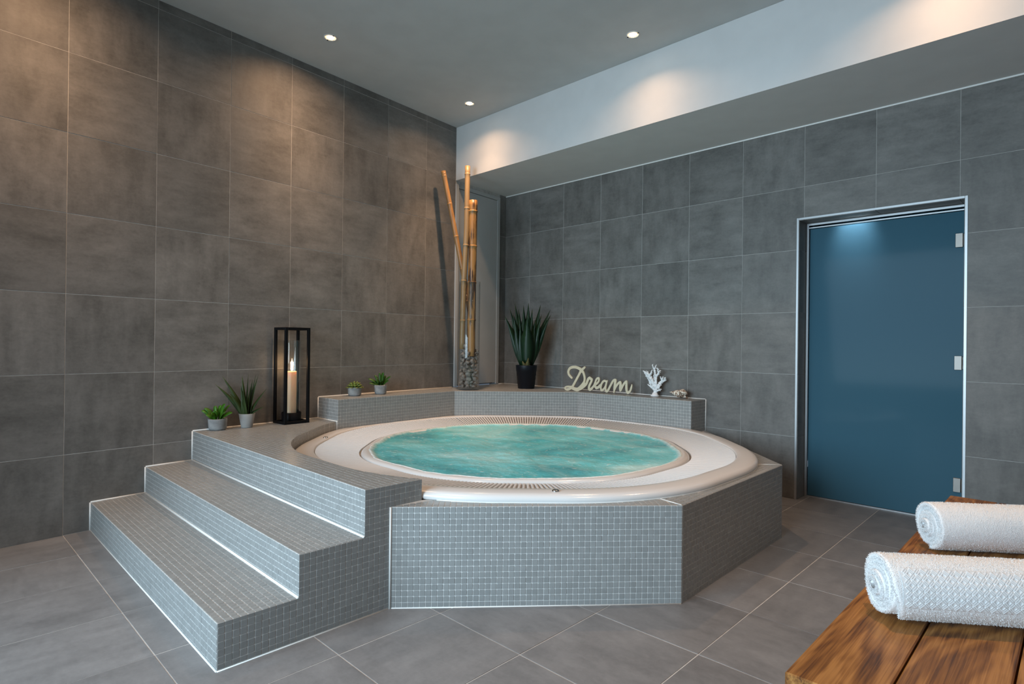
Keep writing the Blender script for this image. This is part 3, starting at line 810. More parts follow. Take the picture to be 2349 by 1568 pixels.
for i in range(NR - 1):
    for k in range(NT):
        k2 = (k + 1) % NT; a = 1 + i * NT
        F.append((a + k, a + NT + k, a + NT + k2, a + k2))
solo('pool_water', 'turquoise churning water filling the round white tub', 'water', V, F, M['water'], (TC[0], TC[1], 0.42), True, kind='stuff')
_wa = bpy.data.objects['pool_water'].data.attributes.new('foam', 'FLOAT', 'POINT'); _wa.data.foreach_set('value', foam)

# ------------------------------------------------------------------ recessed ceiling lamps
def make_spot(x, y, label, aim=(0, 0), core=1.0, spill=1.0):
    t = thing('ceiling_spotlight', label, 'ceiling light', (x, y, ZC), 'recessed spotlights in the ceiling')
    ring_ = part('trim_ring', *lathe([(0.040, ZC - 0.0005), (0.0455, ZC - 0.0005), (0.045, ZC - 0.004), (0.039, ZC - 0.005), (0.036, ZC - 0.002)], x, y, 28, False, False), M['ring'], t, True)
    part('reflector', *lathe([(0.0362, ZC - 0.0018), (0.0262, ZC - 0.0014)], x, y, 28, False, False), M['reflector_glow'], t, True)
    part('lamp_lens', *lathe([(0.0262, ZC - 0.0015), (0.020, ZC - 0.003), (0.0, ZC - 0.0035)], x, y, 24), M['lamp_glow'], t, True)
    for k in (-1, 1): part('clip', *box(x + k * 0.041 - 0.004, x + k * 0.041 + 0.004, y - 0.004, y + 0.004, ZC - 0.0075, ZC - 0.004), M['black_metal'], ring_)
    l = bpy.data.lights.new('spot_lamp', 'SPOT'); l.energy = SPOT_POWER * core; l.color = SPOT_COLOR; l.spot_size = math.radians(SPOT_ANGLE); l.spot_blend = 0.25; l.shadow_soft_size = 0.025
    # reflector lamp: strong centre, soft spill to the sides
    l.use_nodes = True; nt = l.node_tree; em = nt.nodes['Emission']; tc = nd(nt, 'ShaderNodeTexCoord'); sx = nd(nt, 'ShaderNodeSeparateXYZ')
    nt.links.new(tc.outputs['Normal'], sx.inputs[0])
    rp = ramp(nt, [(0.34, (0, 0, 0)), (0.50, (0.085 * spill / core,) * 3), (0.707, (0.22 * spill / core,) * 3), (0.866, (0.42 * spill / core ** 0.5,) * 3), (0.966, (0.80,) * 3), (1.0, (1, 1, 1))])
    nt.links.new(math_node(nt, 'ABSOLUTE', sx.outputs[2], 0.0), rp.inputs[0]); nt.links.new(rp.outputs[0], em.inputs['Strength'])
    o = bpy.data.objects.new('spot_lamp', l); COL.objects.link(o); o.parent = t; o.location = (0, 0, -0.012)
    o.rotation_euler = Vector((math.sin(math.radians(aim[0])), math.sin(math.radians(aim[1])), -1)).to_track_quat('-Z', 'Y').to_euler()
make_spot(0.753, -2.458, 'lit recessed spotlight in the ceiling over the lantern side of the steps', (-17, 0))
make_spot(0.624, -1.074, 'lit recessed spotlight in the ceiling nearest the bamboo corner', (-4, -3), 1.8, 0.60)
make_spot(2.311, -1.067, 'lit recessed spotlight in the ceiling beside the white beam, over the tub', (0, -6), 1.2, 0.56)
for x, y, w, aim in ((4.03, -1.07, 'over the glass door side', (0, -10)), (0.95, -3.95, 'over the foot of the steps', (-17, 0)), (2.45, -3.9, 'over the open floor', (0, 0)), (4.2, -2.7, 'over the wooden bench', (0, 0))):
    make_spot(x, y, 'recessed spotlight beyond the edge of the view, ' + w, aim)

# ------------------------------------------------------------------ bamboo vase
RT = Vector((0.7184, 0.6955, 0)); FW = Vector((-0.6955, 0.7184, 0))
VC = Vector((0.425, -0.875, 0))
zv = ZL + 0.003
solo('glass_vase', 'tall clear glass cylinder vase on the ledge holding bamboo and stones', 'vase',
     *lathe([(0.0, zv), (0.097, zv), (0.099, zv + 0.004), (0.099, 1.674), (0.096, 1.676), (0.094, 1.674), (0.094, zv + 0.014), (0.0, zv + 0.014)], VC.x, VC.y, 48, False, False), M['glass'], (VC.x, VC.y, zv), True)
def vpos(r, d, z): p = VC + RT * r + FW * d; return Vector((p.x, p.y, z))
def bamboo(label, mt, path, rad_, nodes, flare=1.0):
    zs = sorted(set([path[0][2], path[-1][2]] + [z for n_ in nodes for z in (n_ - 0.014, n_ - 0.005, n_, n_ + 0.004, n_ + 0.012)] + list(np.linspace(path[0][2], path[-1][2], 30))))
    zs = [z for z in zs if path[0][2] <= z <= path[-1][2]]
    pz = [p[2] for p in path]
    pts = []; rr = []
    for z in zs:
        pts.append(vpos(np.interp(z, pz, [p[0] for p in path]), np.interp(z, pz, [p[1] for p in path]), z))
        r = rad_
        for n_ in nodes:
            if abs(z - n_) < 0.003: r = rad_ * 1.13
            elif -0.0061 < z - n_ < -0.003: r = rad_ * 1.10
            elif 0.003 < z - n_ < 0.0065: r = rad_ * 0.98
        rr.append(r)
    # hollow top
    tp = pts[-1]; dr = (pts[-1] - pts[-2]).normalized()
    pts += [tp - dr * 0.001, tp - dr * 0.05]; rr += [rad_ * 0.72, rad_ * 0.70]
    return solo('bamboo_pole', label, 'bamboo', *tube([tuple(p) for p in pts], rr, 18), mt, tuple(pts[0]), True)
bamboo('thin bamboo pole leaning out of the glass vase towards the left wall', M['bamboo'], [(0.034, 0.045, 1.02), (0.032, 0.045, 1.10), (0.014, 0.050, 1.30), (-0.046, 0.046, 1.66), (-0.258, 0.0, 2.70)], 0.0225, [2.655, 2.40, 2.10, 1.80, 1.5])
bamboo('tallest straight pale bamboo pole in the glass vase', M['bamboo_pale'], [(-0.064, -0.012, 1.05), (-0.064, -0.012, 1.13), (-0.055, -0.012, 1.66), (-0.034, -0.012, 2.15), (-0.031, -0.012, 2.745)], 0.0245, [2.672, 2.355, 2.013, 1.684, 1.315])
bamboo('thick short bamboo pole with dark burnt marks in the glass vase', M['bamboo_burnt'], [(0.020, -0.018, 0.985), (0.020, -0.018, 1.2), (0.027, -0.018, 2.426)], 0.0385, [2.324, 2.003, 1.669, 1.323])
# stones in the vase
def ico():
    t = (1 + 5 ** 0.5) / 2
    v = [Vector(p).normalized() for p in [(-1, t, 0), (1, t, 0), (-1, -t, 0), (1, -t, 0), (0, -1, t), (0, 1, t), (0, -1, -t), (0, 1, -t), (t, 0, -1), (t, 0, 1), (-t, 0, -1), (-t, 0, 1)]]
    f = [(0, 11, 5), (0, 5, 1), (0, 1, 7), (0, 7, 10), (0, 10, 11), (1, 5, 9), (5, 11, 4), (11, 10, 2), (10, 7, 6), (7, 1, 8), (3, 9, 4), (3, 4, 2), (3, 2, 6), (3, 6, 8), (3, 8, 9), (4, 9, 5), (2, 4, 11), (6, 2, 10), (8, 6, 7), (9, 8, 1)]
    mid = {}; nf = []
    def m_(a, b):
        k = (min(a, b), max(a, b))
        if k not in mid: mid[k] = len(v); v.append(((v[a] + v[b]) / 2).normalized())
        return mid[k]
    for a, b, c in f:
        x, y, z = m_(a, b), m_(b, c), m_(c, a); nf += [(a, x, z), (b, y, x), (c, z, y), (x, y, z)]
    return v, nf
IV, IF_ = ico()
poles = [(lambda z: (np.interp(z, [0.8, 1.1], [0.036, 0.034]), 0.045), 0.0225, 1.02), (lambda z: (-0.06, -0.012), 0.0245, 1.05), (lambda z: (0.022, -0.018), 0.0385, 0.985)]
stones = []
for tr in range(1500):
    R = random.uniform(0.0190, 0.0275); a = random.uniform(0, 2 * math.pi); r = (0.0925 - R) * random.uniform(0.0, 1.0) ** 0.35
    x, d = r * math.cos(a), r * math.sin(a)
    z = zv + 0.014 + R * 0.9
    while z < 1.12:
        if any(math.hypot(x - pf(z)[0], d - pf(z)[1]) < R * 0.85 + pr for pf, pr, pb in poles if z > pb - R * 0.9): z = 9; break
        hit_ = [q for q in stones if (x - q[0]) ** 2 + (d - q[1]) ** 2 + (z - q[2]) ** 2 < (0.88 * (R + q[3])) ** 2]
        if not hit_: break
        z += 0.004
    if z < 1.05 + 0.05 * (0.4 - x / 0.10): stones.append((x, d, z, R))
    if len(stones) > 165: break
for x, d, z, R in stones:
    o_ = Vector((random.uniform(0, 50), random.uniform(0, 50), 0)); sx, sy, sz = random.uniform(.85, 1.1), random.uniform(.8, 1.05), random.uniform(.8, 1.05)
    p = vpos(x, d, z)
    vv = []
    planes = [(Vector((random.gauss(0, 1), random.gauss(0, 1), random.gauss(0, 1))).normalized(), random.uniform(0.52, 0.85)) for _ in range(7)]
    for q in IV:
        w_ = q * (1.12 + 0.30 * noise.noise(q * 1.7 + o_))
        for n_, d_ in planes:
            e_ = w_.dot(n_) - d_
            if e_ > 0: w_ = w_ - n_ * e_
        vv.append((p.x + w_.x * R * sx, p.y + w_.y * R * sy, p.z + w_.z * R * sz))
    solo('stone', 'rough grey stone among those filling the lower part of the glass vase', 'stone', vv, IF_, M['stone'], tuple(p), group='stones in the glass vase')

# ------------------------------------------------------------------ plants
def leaf_mesh(base, ctrl, tip, width, shape, nrm, n=9, fold=0.25, thick=0.12):
    base, ctrl, tip = Vector(base), Vector(ctrl), Vector(tip); V = []; F = []
    for i in range(n + 1):
        t = i / n; p = base * (1 - t) ** 2 + ctrl * 2 * t * (1 - t) + tip * t * t
        d = ((ctrl - base) * (1 - t) + (tip - ctrl) * t).normalized()
        side = d.cross(nrm)
        if side.length < 1e-4: side = d.cross(Vector((0.3, 0.2, 1)))
        side.normalize(); up = side.cross(d).normalized()
        if shape == 'sword': w = width * 0.80 * (1 - t) ** 0.85 * (0.80 + 0.8 * t * (1 - t))
        elif shape == 'agave': w = width * 1.0 * max(0.0, (0.62 + 0.38 * math.sin(math.pi * min(1, t * 1.25)))) * (1 - t ** 2.2) ** 1.0
        else: w = width * 0.62 * (0.30 + 0.70 * math.sin(math.pi * min(1.0, (t * 0.92 + 0.02)) ** 1.3)) * (1 if t < 0.999 else 0.05)
        w = max(w, 0.0006)
        V += [tuple(p - side * w + up * w * fold), tuple(p - up * w * thick), tuple(p + side * w + up * w * fold), tuple(p + up * w * thick * 0.6)]
    for i in range(n):
        for j in range(4):
            F.append((i * 4 + j, i * 4 + (j + 1) % 4, i * 4 + 4 + (j + 1) % 4, i * 4 + 4 + j))
    F.append((3, 2, 1, 0)); F.append(tuple(n * 4 + j for j in range(4)))
    return V, F
def keep_off_walls(p, m=0.015):
    p = Vector(p)
    for _ in range(40):
        if p.x - xl(p.y) > m and p.y < -m: break
        p -= FW * 0.008
    return p
def pot(root, c, z0, h, rb, rt, mt, wall=0.006, soil=0.012, rounded=0.0):
    if rounded:
        pr = [(0.0, z0), (rb * 0.82, z0), (rb * 0.97, z0 + h * 0.10), (rb * 1.02, z0 + h * 0.3), (rt, z0 + h * 0.92), (rt - 0.001, z0 + h), (rt - wall, z0 + h), (rt - wall, z0 + h - soil)]
    else:
        pr = [(0.0, z0), (rb * 0.97, z0), (rb, z0 + 0.003), (rt, z0 + h - 0.002), (rt - 0.001, z0 + h), (rt - wall, z0 + h), (rt - wall, z0 + h - soil)]
    pot_ = part('pot', *lathe(pr, c.x, c.y, 36, False, False), mt, root, True)
    part('soil', *lathe([(rt - wall, z0 + h - soil), (rt * 0.4, z0 + h - soil + 0.004), (0.0, z0 + h - soil + 0.005)], c.x, c.y, 20, False, False), M['soil'], pot_, True)

def leaves(root, c, zb, unit, bx, by, tips, mt, shape, spread, fold=0.25, bulge=0.62):
    """tips: (x, y, depth, width) measured from the base point bx,by; unit is metres per step"""
    for x, y, dep, w in tips:
        dx, dz = (x - bx) * unit, (by - y) * unit
        tip = keep_off_walls(Vector((c.x, c.y, zb)) + RT * dx + FW * dep + Vector((0, 0, dz)))
        dirh = RT * dx + FW * dep
        L0 = math.hypot(dx, dep) + 1e-6
        base = Vector((c.x, c.y, zb)) + dirh / L0 * min(spread, L0 * 0.4) - Vector((0, 0, 0.006))
        hor = tip - base; hor.z = 0
        ctrl = base + hor * 0.38 + Vector((0, 0, (tip.z - base.z) * bulge))
        nrm = Vector((0, 0, 1)) if abs(dz) < L0 * 0.8 else (-dirh / L0 if dep * 0 == 0 else Vector((0, 0, 1)))
        nrm = (nrm * 0.6 - FW * 0.8) if shape != 'broad' else (Vector((0, 0, 1)) - FW * 0.9)
        part('leaf', *leaf_mesh(base, ctrl, tip, w, shape, nrm, fold=fold), mt, root, True)

# little bright succulent, first pot on the platform
c = Vector((0.405, -3.045, 0)); t = thing('potted_succulent', 'small bright green leafy plant in a squat cement pot, nearest the step edge', 'plant', (c.x, c.y, ZT))
pot(t, c, ZT + 0.002, 0.074, 0.054, 0.058, M['cement_pot'], rounded=1)
leaves(t, c, ZT + 0.072, 0.000292, 450, 1200, [(140, 1000, -0.02, .026), (175, 950, 0.02, .022), (265, 1090, -0.05, .030), (350, 905, 0.02, .022), (465, 890, 0.03, .020), (640, 848, -0.01, .028), (685, 885, 0.03, .016), (822, 1045, -0.02, .030), (420, 1000, -0.03, .034), (600, 985, 0.0, .026), (545, 930, 0.01, .024), (700, 1020, -0.04, .022), (380, 1050, -0.045, .028)], M['bright_leaf'], 'broad', 0.018, 0.30, 0.75)

# aloe in a white pot
c = Vector((0.418, -2.862, 0)); t = thing('potted_aloe', 'aloe with long narrow dark leaves in a pale tapered pot', 'plant', (c.x, c.y, ZT))
pot(t, c, ZT + 0.002, 0.095, 0.036, 0.052, M['white_pot'])
leaves(t, c, ZT + 0.090, 0.000301, 1150, 1085, [(575, 385, -0.06, .030), (700, 320, 0.0, .026), (670, 215, -0.03, .030), (985, 215, 0.03, .024), (1025, 245, 0.0, .024), (1200, 168, -0.02, .034), (1222, 300, 0.03, .028), (1310, 190, 0.02, .024), (1412, 185, -0.01, .034), (1632, 495, -0.03, .026), (1615, 885, -0.04, .018), (1262, 860, -0.04, .020), (1120, 700, -0.05, .032), (1390, 820, 0.0, .02), (840, 560, -0.07, .030), (1080, 420, -0.05, .032), (1300, 430, -0.05, .030), (1180, 520, -0.08, .034)], M['aloe'], 'sword', 0.020, 0.35, 0.52)

# rosette succulent on the ledge
c = Vector((0.332, -1.995, 0)); t = thing('potted_rosette', 'flat yellow-green rosette succulent in a small grey pot', 'plant', (c.x, c.y, ZL))
pot(t, c, ZL + 0.002, 0.070, 0.051, 0.054, M['cement_pot'], rounded=1)
for n_, r_, z_, w_ in ((11, 0.066, 0.004, 0.026), (10, 0.052, 0.026, 0.025), (8, 0.036, 0.044, 0.022), (5, 0.016, 0.054, 0.016)):
    for k in range(n_):
        a = 2 * math.pi * (k + random.uniform(-.2, .2)) / n_ + r_ * 30
        d = Vector((math.cos(a), math.sin(a), 0)); b0 = Vector((c.x, c.y, ZL + 0.064)) + d * 0.008
        tip = keep_off_walls(b0 + d * r_ + Vector((0, 0, z_)))
        part('leaf', *leaf_mesh(b0, b0 + d * r_ * 0.7 + Vector((0, 0, z_ * 0.35 + 0.004)), tip, w_, 'broad', Vector((0, 0, 1)), 7, 0.35, 0.25), M['rosette'], t, True)

# fresh green spiky plant on the ledge
c = Vector((0.330, -1.755, 0)); t = thing('potted_spiky_plant', 'green pointed-leaf plant in a small grey pot beside the rosette', 'plant', (c.x, c.y, ZL))
pot(t, c, ZL + 0.002, 0.076, 0.048, 0.053, M['cement_pot'], rounded=1)
leaves(t, c, ZL + 0.074, 0.000214, 1660, 745, [(1190, 490, -0.02, .022), (1250, 655, -0.04, .024), (1400, 360, 0.02, .018), (1590, 255, 0.02, .016), (1792, 235, -0.02, .024), (1850, 370, 0.02, .018), (2062, 395, 0.0, .018), (2003, 560, -0.02, .022), (1560, 560, -0.05, .026), (1740, 560, -0.05, .024), (1480, 480, 0.0, .02)], M['fresh_leaf'], 'broad', 0.016, 0.3, 0.75)

# big agave in a black pot
c = Vector((0.640, -0.325, 0)); t = thing('potted_agave', 'large dark green spiky agave in a black ribbed plastic pot', 'plant', (c.x, c.y, ZL))
pr = [(0.0, ZL + 0.002), (0.078, ZL + 0.002), (0.080, ZL + 0.006)]
for k in range(4):
    z_ = ZL + 0.045 + k * 0.04; r_ = 0.080 + 0.022 * (z_ - ZL) / 0.225
    pr += [(r_, z_), (r_ + 0.0025, z_ + 0.002)]
pr += [(0.104, ZL + 0.224), (0.103, ZL + 0.227), (0.096, ZL + 0.227), (0.094, ZL + 0.20)]
pot_ = part('pot', *lathe(pr, c.x, c.y, 40, False, False), M['black_pot'], t, True)
part('soil', *lathe([(0.095, ZL + 0.205), (0.04, ZL + 0.212), (0.0, ZL + 0.214)], c.x, c.y, 24, False, False), M['soil'], pot_, True)
leaves(t, c, ZL + 0.235, 0.000582, 420, 1075, [(50, 275, -0.05, .066), (130, 150, 0.02, .060), (185, 225, -0.03, .066), (215, 60, 0.06, .055), (275, 150, 0.05, .058), (360, 85, 0.02, .062), (445, 45, 0.05, .062), (510, 140, 0.03, .058), (650, 70, 0.03, .060), (665, 240, -0.04, .066), (812, 160, 0.03, .054), (820, 240, -0.02, .060), (425, 262, -0.10, .082), (560, 330, -0.02, .060), (300, 330, -0.06, .064)], M['agave'], 'agave', 0.036, 0.10, 0.50)
for k in range(8):
    a = 2 * math.pi * k / 8 + 0.2; d = Vector((math.cos(a), math.sin(a), 0)); b0 = Vector((c.x, c.y, ZL + 0.208)) + d * 0.035
    part('husk', *leaf_mesh(b0, b0 + d * 0.03 + Vector((0, 0, 0.03)), b0 + d * (0.035 + 0.01 * (k % 2)) + Vector((0, 0, 0.062 + 0.03 * (k % 2))), 0.044, 'sword', -d, 5, 0.3, 0.25), M['husk'], t, True)

# ------------------------------------------------------------------ lantern and candle
la = Vector((0.476, -2.626, 0)); ex = Vector((-0.166, -0.012, 0)); ey = Vector((-0.013, 0.190, 0))
lc = la + (ex + ey) / 2
lan = thing('lantern', 'tall black metal frame lantern with a glass cylinder inside', 'lantern', (lc.x, lc.y, ZT))
ux, uy = ex.normalized(), ey.normalized(); w = 0.0185; zl0, zl1 = ZT + 0.002, 1.203
def lbox(o, a0, a1, b0, b1, z0, z1):
    v, f = bevel_box(a0, a1, b0, b1, z0, z1, 0.001)
    return [tuple(Vector((o.x, o.y, 0)) + ux * p[0] + uy * p[1] + Vector((0, 0, p[2]))) for p in v], f
S_ = ex.length; T_ = ey.length
for a in (0, S_ - w):
    for b_ in (0, T_ - w): part('post', *lbox(la, a, a + w, b_, b_ + w, zl0, zl1), M['black_metal'], lan)
for z0 in (zl0, zl1 - w):
    for b_ in (0, T_ - w): part('rail', *lbox(la, w, S_ - w, b_, b_ + w, z0, z0 + w), M['black_metal'], lan)
    for a in (0, S_ - w): part('rail', *lbox(la, a, a + w, w, T_ - w, z0, z0 + w), M['black_metal'], lan)
part('base_bar', *lbox(la, w, S_ - w, T_ / 2 - 0.03, T_ / 2 + 0.03, zl0, zl0 + 0.006), M['black_metal'], lan)
zc0 = zl0 + 0.006
part('candle_cup', *lathe([(0.0, zc0), (0.064, zc0), (0.066, zc0 + 0.003), (0.068, zc0 + 0.070), (0.0655, zc0 + 0.071), (0.064, zc0 + 0.068), (0.063, zc0 + 0.012), (0.0, zc0 + 0.012)], lc.x, lc.y, 40, False, False), M['black_metal'], lan, True)
zg = zc0 + 0.013
part('glass_cylinder', *lathe([(0.0585, zg), (0.0605, zg), (0.0605, 1.108), (0.0595, 1.110), (0.0585, 1.108), (0.0585, zg)], lc.x, lc.y, 48, False, False), M['glass'], lan, True)
can = thing('pillar_candle', 'lit tall cream pillar candle standing inside the black lantern', 'candle', (lc.x, lc.y, zg))
zt_ = 0.885
wax_ = part('wax', *lathe([(0.0, zg), (0.0325, zg), (0.0335, zg + 0.003), (0.0335, zt_ - 0.006), (0.031, zt_ + 0.001), (0.027, zt_), (0.016, zt_ - 0.009), (0.0, zt_ - 0.010)], lc.x, lc.y, 36, False, False), M['wax'], can, True)
part('wick', *tube([(lc.x, lc.y, zt_ - 0.011), (lc.x, lc.y, zt_ + 0.004), (lc.x + 0.002, lc.y, zt_ + 0.012)], [0.0013, 0.0013, 0.0010], 6), M['wick'], wax_)
fp = [(0.0008, 0.0), (0.006, 0.008), (0.0105, 0.022), (0.0100, 0.038), (0.0065, 0.058), (0.003, 0.076), (0.0002, 0.090)]
flame_ = part('flame', *lathe([(r, zt_ + 0.006 + z) for r, z in fp], lc.x, lc.y, 16), M['flame'], can, True)
part('flame_core', *lathe([(r * 1.02 if z < 0.03 else r * 0.4, zt_ + 0.004 + z * 0.62) for r, z in fp], lc.x, lc.y, 16), M['flame_core'], flame_, True)
fl_ = bpy.data.lights.new('candle_light', 'POINT'); fl_.energy = 1.8; fl_.color = (1, 0.62, 0.30); fl_.shadow_soft_size = 0.012
flo = bpy.data.objects.new('candle_light', fl_); COL.objects.link(flo); flo.parent = can; flo.location = (0, 0, zt_ + 0.060 - zg)

# ------------------------------------------------------------------ lettering, coral, shell on the ledge
DREAM = [[(0.0523, 0.7942, 0.0088), (0.0353, 0.8079, 0.0098), (0.0204, 0.8254, 0.0103), (0.0149, 0.847, 0.0108), (0.0199, 0.8671, 0.0112), (0.0364, 0.8858, 0.0122), (0.0614, 0.8938, 0.0126), (0.0884, 0.8947, 0.0126), (0.1153, 0.8893, 0.0125), (0.1381, 0.8793, 0.0134), (0.1587, 0.8648, 0.0134), (0.1732, 0.8475, 0.011), (0.1826, 0.8247, 0.01), (0.188, 0.8, 0.01), (0.1873, 0.7768, 0.0105), (0.1805, 0.7551, 0.0124), (0.1665, 0.7331, 0.0153), (0.1464, 0.7106, 0.0172), (0.124, 0.6933, 0.0173), (0.0993, 0.6902, 0.0159), (0.0702, 0.6976, 0.0145), (0.0492, 0.7055, 0.0136)], [(0.1868, 0.8961, 0.0095), (0.1506, 0.8627, 0.0124), (0.1305, 0.8298, 0.0106), (0.1023, 0.7819, 0.0106), (0.0779, 0.7412, 0.0107), (0.0576, 0.7059, 0.0126)], [(0.0513, 0.7092, 0.0117), (0.0303, 0.7099, 0.0098), (0.0051, 0.7114, 0.0083), (-0.0128, 0.7041, 0.0088), (-0.018, 0.6947, 0.0093), (-0.0073, 0.6853, 0.0093), (0.0138, 0.6837, 0.0093), (0.0306, 0.6891, 0.0093), (0.0493, 0.701, 0.0107)], [(0.1465, 0.6999, 0.0144), (0.1708, 0.719, 0.0162), (0.1909, 0.7325, 0.0143), (0.2069, 0.7475, 0.0114), (0.2187, 0.7747, 0.0114), (0.2285, 0.7946, 0.0113), (0.2394, 0.804, 0.0104)], [(0.2394, 0.8022, 0.0113), (0.2586, 0.7906, 0.0113), (0.2627, 0.7855, 0.0103), (0.2569, 0.7676, 0.0103), (0.2452, 0.7458, 0.0104), (0.2354, 0.7223, 0.0104), (0.2347, 0.7046, 0.0113), (0.2418, 0.6961, 0.0123), (0.2557, 0.7004, 0.0113), (0.2735, 0.719, 0.0103), (0.2872, 0.7373, 0.0094), (0.3006, 0.7696, 0.0089), (0.3083, 0.7893, 0.0089), (0.32, 0.8021, 0.0088), (0.3318, 0.8026, 0.0093), (0.3358, 0.7906, 0.0088), (0.3302, 0.7728, 0.0088), (0.3146, 0.7545, 0.0088), (0.299, 0.7414, 0.0089), (0.2972, 0.729, 0.0103), (0.3052, 0.7189, 0.0112), (0.3191, 0.7161, 0.0121), (0.3366, 0.7275, 0.0111), (0.356, 0.746, 0.0102)], [(0.3094, 0.7108, 0.0096), (0.3194, 0.7174, 0.0104), (0.3362, 0.7243, 0.0104), (0.3512, 0.7416, 0.0095), (0.3595, 0.748, 0.0087)], [(0.4091, 0.7773, 0.0087), (0.3891, 0.7823, 0.0091), (0.3726, 0.7696, 0.0095), (0.3595, 0.748, 0.0087), (0.3547, 0.7267, 0.0087), (0.3558, 0.7073, 0.0087), (0.3652, 0.6958, 0.0103), (0.3785, 0.7025, 0.0095), (0.3916, 0.7182, 0.0079), (0.403, 0.7412, 0.0071), (0.4077, 0.7593, 0.0071), (0.4173, 0.7836, 0.0063)], [(0.4173, 0.7836, 0.0063), (0.4094, 0.7594, 0.0079), (0.4055, 0.7383, 0.0071), (0.4033, 0.7143, 0.0075), (0.4052, 0.6965, 0.0094), (0.4135, 0.6896, 0.011), (0.4267, 0.6992, 0.0102), (0.4364, 0.7161, 0.0094), (0.4492, 0.7405, 0.0094), (0.4621, 0.7634, 0.0094), (0.4765, 0.7863, 0.0093), (0.4895, 0.7943, 0.0101), (0.4992, 0.7933, 0.0101), (0.4962, 0.7725, 0.0116), (0.4933, 0.7502, 0.0101), (0.4887, 0.7204, 0.0089), (0.4874, 0.6981, 0.0081), (0.4859, 0.6848, 0.007)], [(0.4905, 0.7057, 0.007), (0.5, 0.7284, 0.0085), (0.5143, 0.7512, 0.0093), (0.5319, 0.7712, 0.0092), (0.5447, 0.7792, 0.0085), (0.5481, 0.7661, 0.0108), (0.5483, 0.7456, 0.0123), (0.5454, 0.7234, 0.0115), (0.5464, 0.7029, 0.0085)], [(0.5504, 0.706, 0.0084), (0.5582, 0.7226, 0.0092), (0.5723, 0.7512, 0.0092), (0.588, 0.7739, 0.0092), (0.6037, 0.7878, 0.0084), (0.6055, 0.7718, 0.0091), (0.6042, 0.7484, 0.0107), (0.6053, 0.7222, 0.0106), (0.6095, 0.7006, 0.0099), (0.6176, 0.6894, 0.0114), (0.6301, 0.6945, 0.0106), (0.6426, 0.7097, 0.0083), (0.6501, 0.7333, 0.0083), (0.6546, 0.751, 0.006), (0.6553, 0.7611, 0.0041)]]
def script_sign():
    seg = []
    for s in DREAM:
        # smooth the stroke
        p = np.array(s); t = np.arange(len(p)); tt = np.linspace(0, len(p) - 1, len(p) * 4)
        q = np.empty((len(tt), 3))
        for j, x in enumerate(tt):
            i = min(int(x), len(p) - 2); u = x - i; a = p[max(i - 1, 0)]; b = p[i]; c_ = p[i + 1]; d = p[min(i + 2, len(p) - 1)]
            q[j] = 0.5 * (2 * b + (c_ - a) * u + (2 * a - 5 * b + 4 * c_ - d) * u * u + (3 * b - a - 3 * c_ + d) * u ** 3)
        seg += [(q[k], q[k + 1]) for k in range(len(q) - 1)]
    A = np.array([s[0] for s in seg]); B = np.array([s[1] for s in seg])
    st_ = 0.0022
    gx = np.arange(-0.035, 0.67, st_); gy = np.arange(0.666, 0.915, st_)
    X, Y = np.meshgrid(gx, gy, indexing='ij'); D = np.full(X.shape, 9.0)
    for a, b in zip(A, B):
        ex_, ey_ = b[0] - a[0], b[1] - a[1]; l2 = ex_ * ex_ + ey_ * ey_ + 1e-12
        t = np.clip(((X - a[0]) * ex_ + (Y - a[1]) * ey_) / l2, 0, 1)
        D = np.minimum(D, np.hypot(X - a[0] - t * ex_, Y - a[1] - t * ey_) - (a[2] + t * (b[2] - a[2])))
    verts = []; idx = {}; polys = []; edges = []
    def vid(key, x, y):
        if key not in idx: idx[key] = len(verts); verts.append((x, y))
        return idx[key]
    nx, ny = D.shape
    for i in range(nx - 1):
        for j in range(ny - 1):
            cs = [(i, j), (i + 1, j), (i + 1, j + 1), (i, j + 1)]; d = [D[c_] for c_ in cs]
            if min(d) >= 0: continue
            poly = []; cr = []
            for k in range(4):
                c0, c1 = cs[k], cs[(k + 1) % 4]; d0, d1_ = d[k], d[(k + 1) % 4]
                if d0 < 0: poly.append(vid(c0, gx[c0[0]], gy[c0[1]]))
                if (d0 < 0) != (d1_ < 0):
                    t = d0 / (d0 - d1_); key = (min(c0, c1), max(c0, c1), 'e')
                    q = vid(key, gx[c0[0]] + t * (gx[c1[0]] - gx[c0[0]]), gy[c0[1]] + t * (gy[c1[1]] - gy[c0[1]])); poly.append(q); cr.append((len(poly) - 1, d0 < 0))
            if len(poly) >= 3: polys.append(poly)
    cnt = {}
    for p in polys:
        for k in range(len(p)):
            e = (p[k], p[(k + 1) % len(p)]); cnt[e] = cnt.get(e, 0) + 1
    bnd = [e for e in cnt if (e[1], e[0]) not in cnt]
    n = len(verts); o3 = Vector((1.062, -0.219, 0)); tx = Vector((0.98865, 0.15024, 0)); nm = Vector((0.15024, -0.98865, 0))
    V = [tuple(o3 + tx * x + Vector((0, 0, y))) for x, y in verts]; V += [tuple(o3 + tx * x - nm * 0.012 + Vector((0, 0, y))) for x, y in verts]
    F = [tuple(p) for p in polys] + [tuple(i + n for i in p[::-1]) for p in polys] + [(b, a, a + n, b + n) for a, b in bnd]
    return V, F
v, f = script_sign()
solo('dream_sign', 'cream wooden cut-out script word reading Dream on the ledge', 'sign', v, f, M['sign'], (1.06, -0.2, ZL))

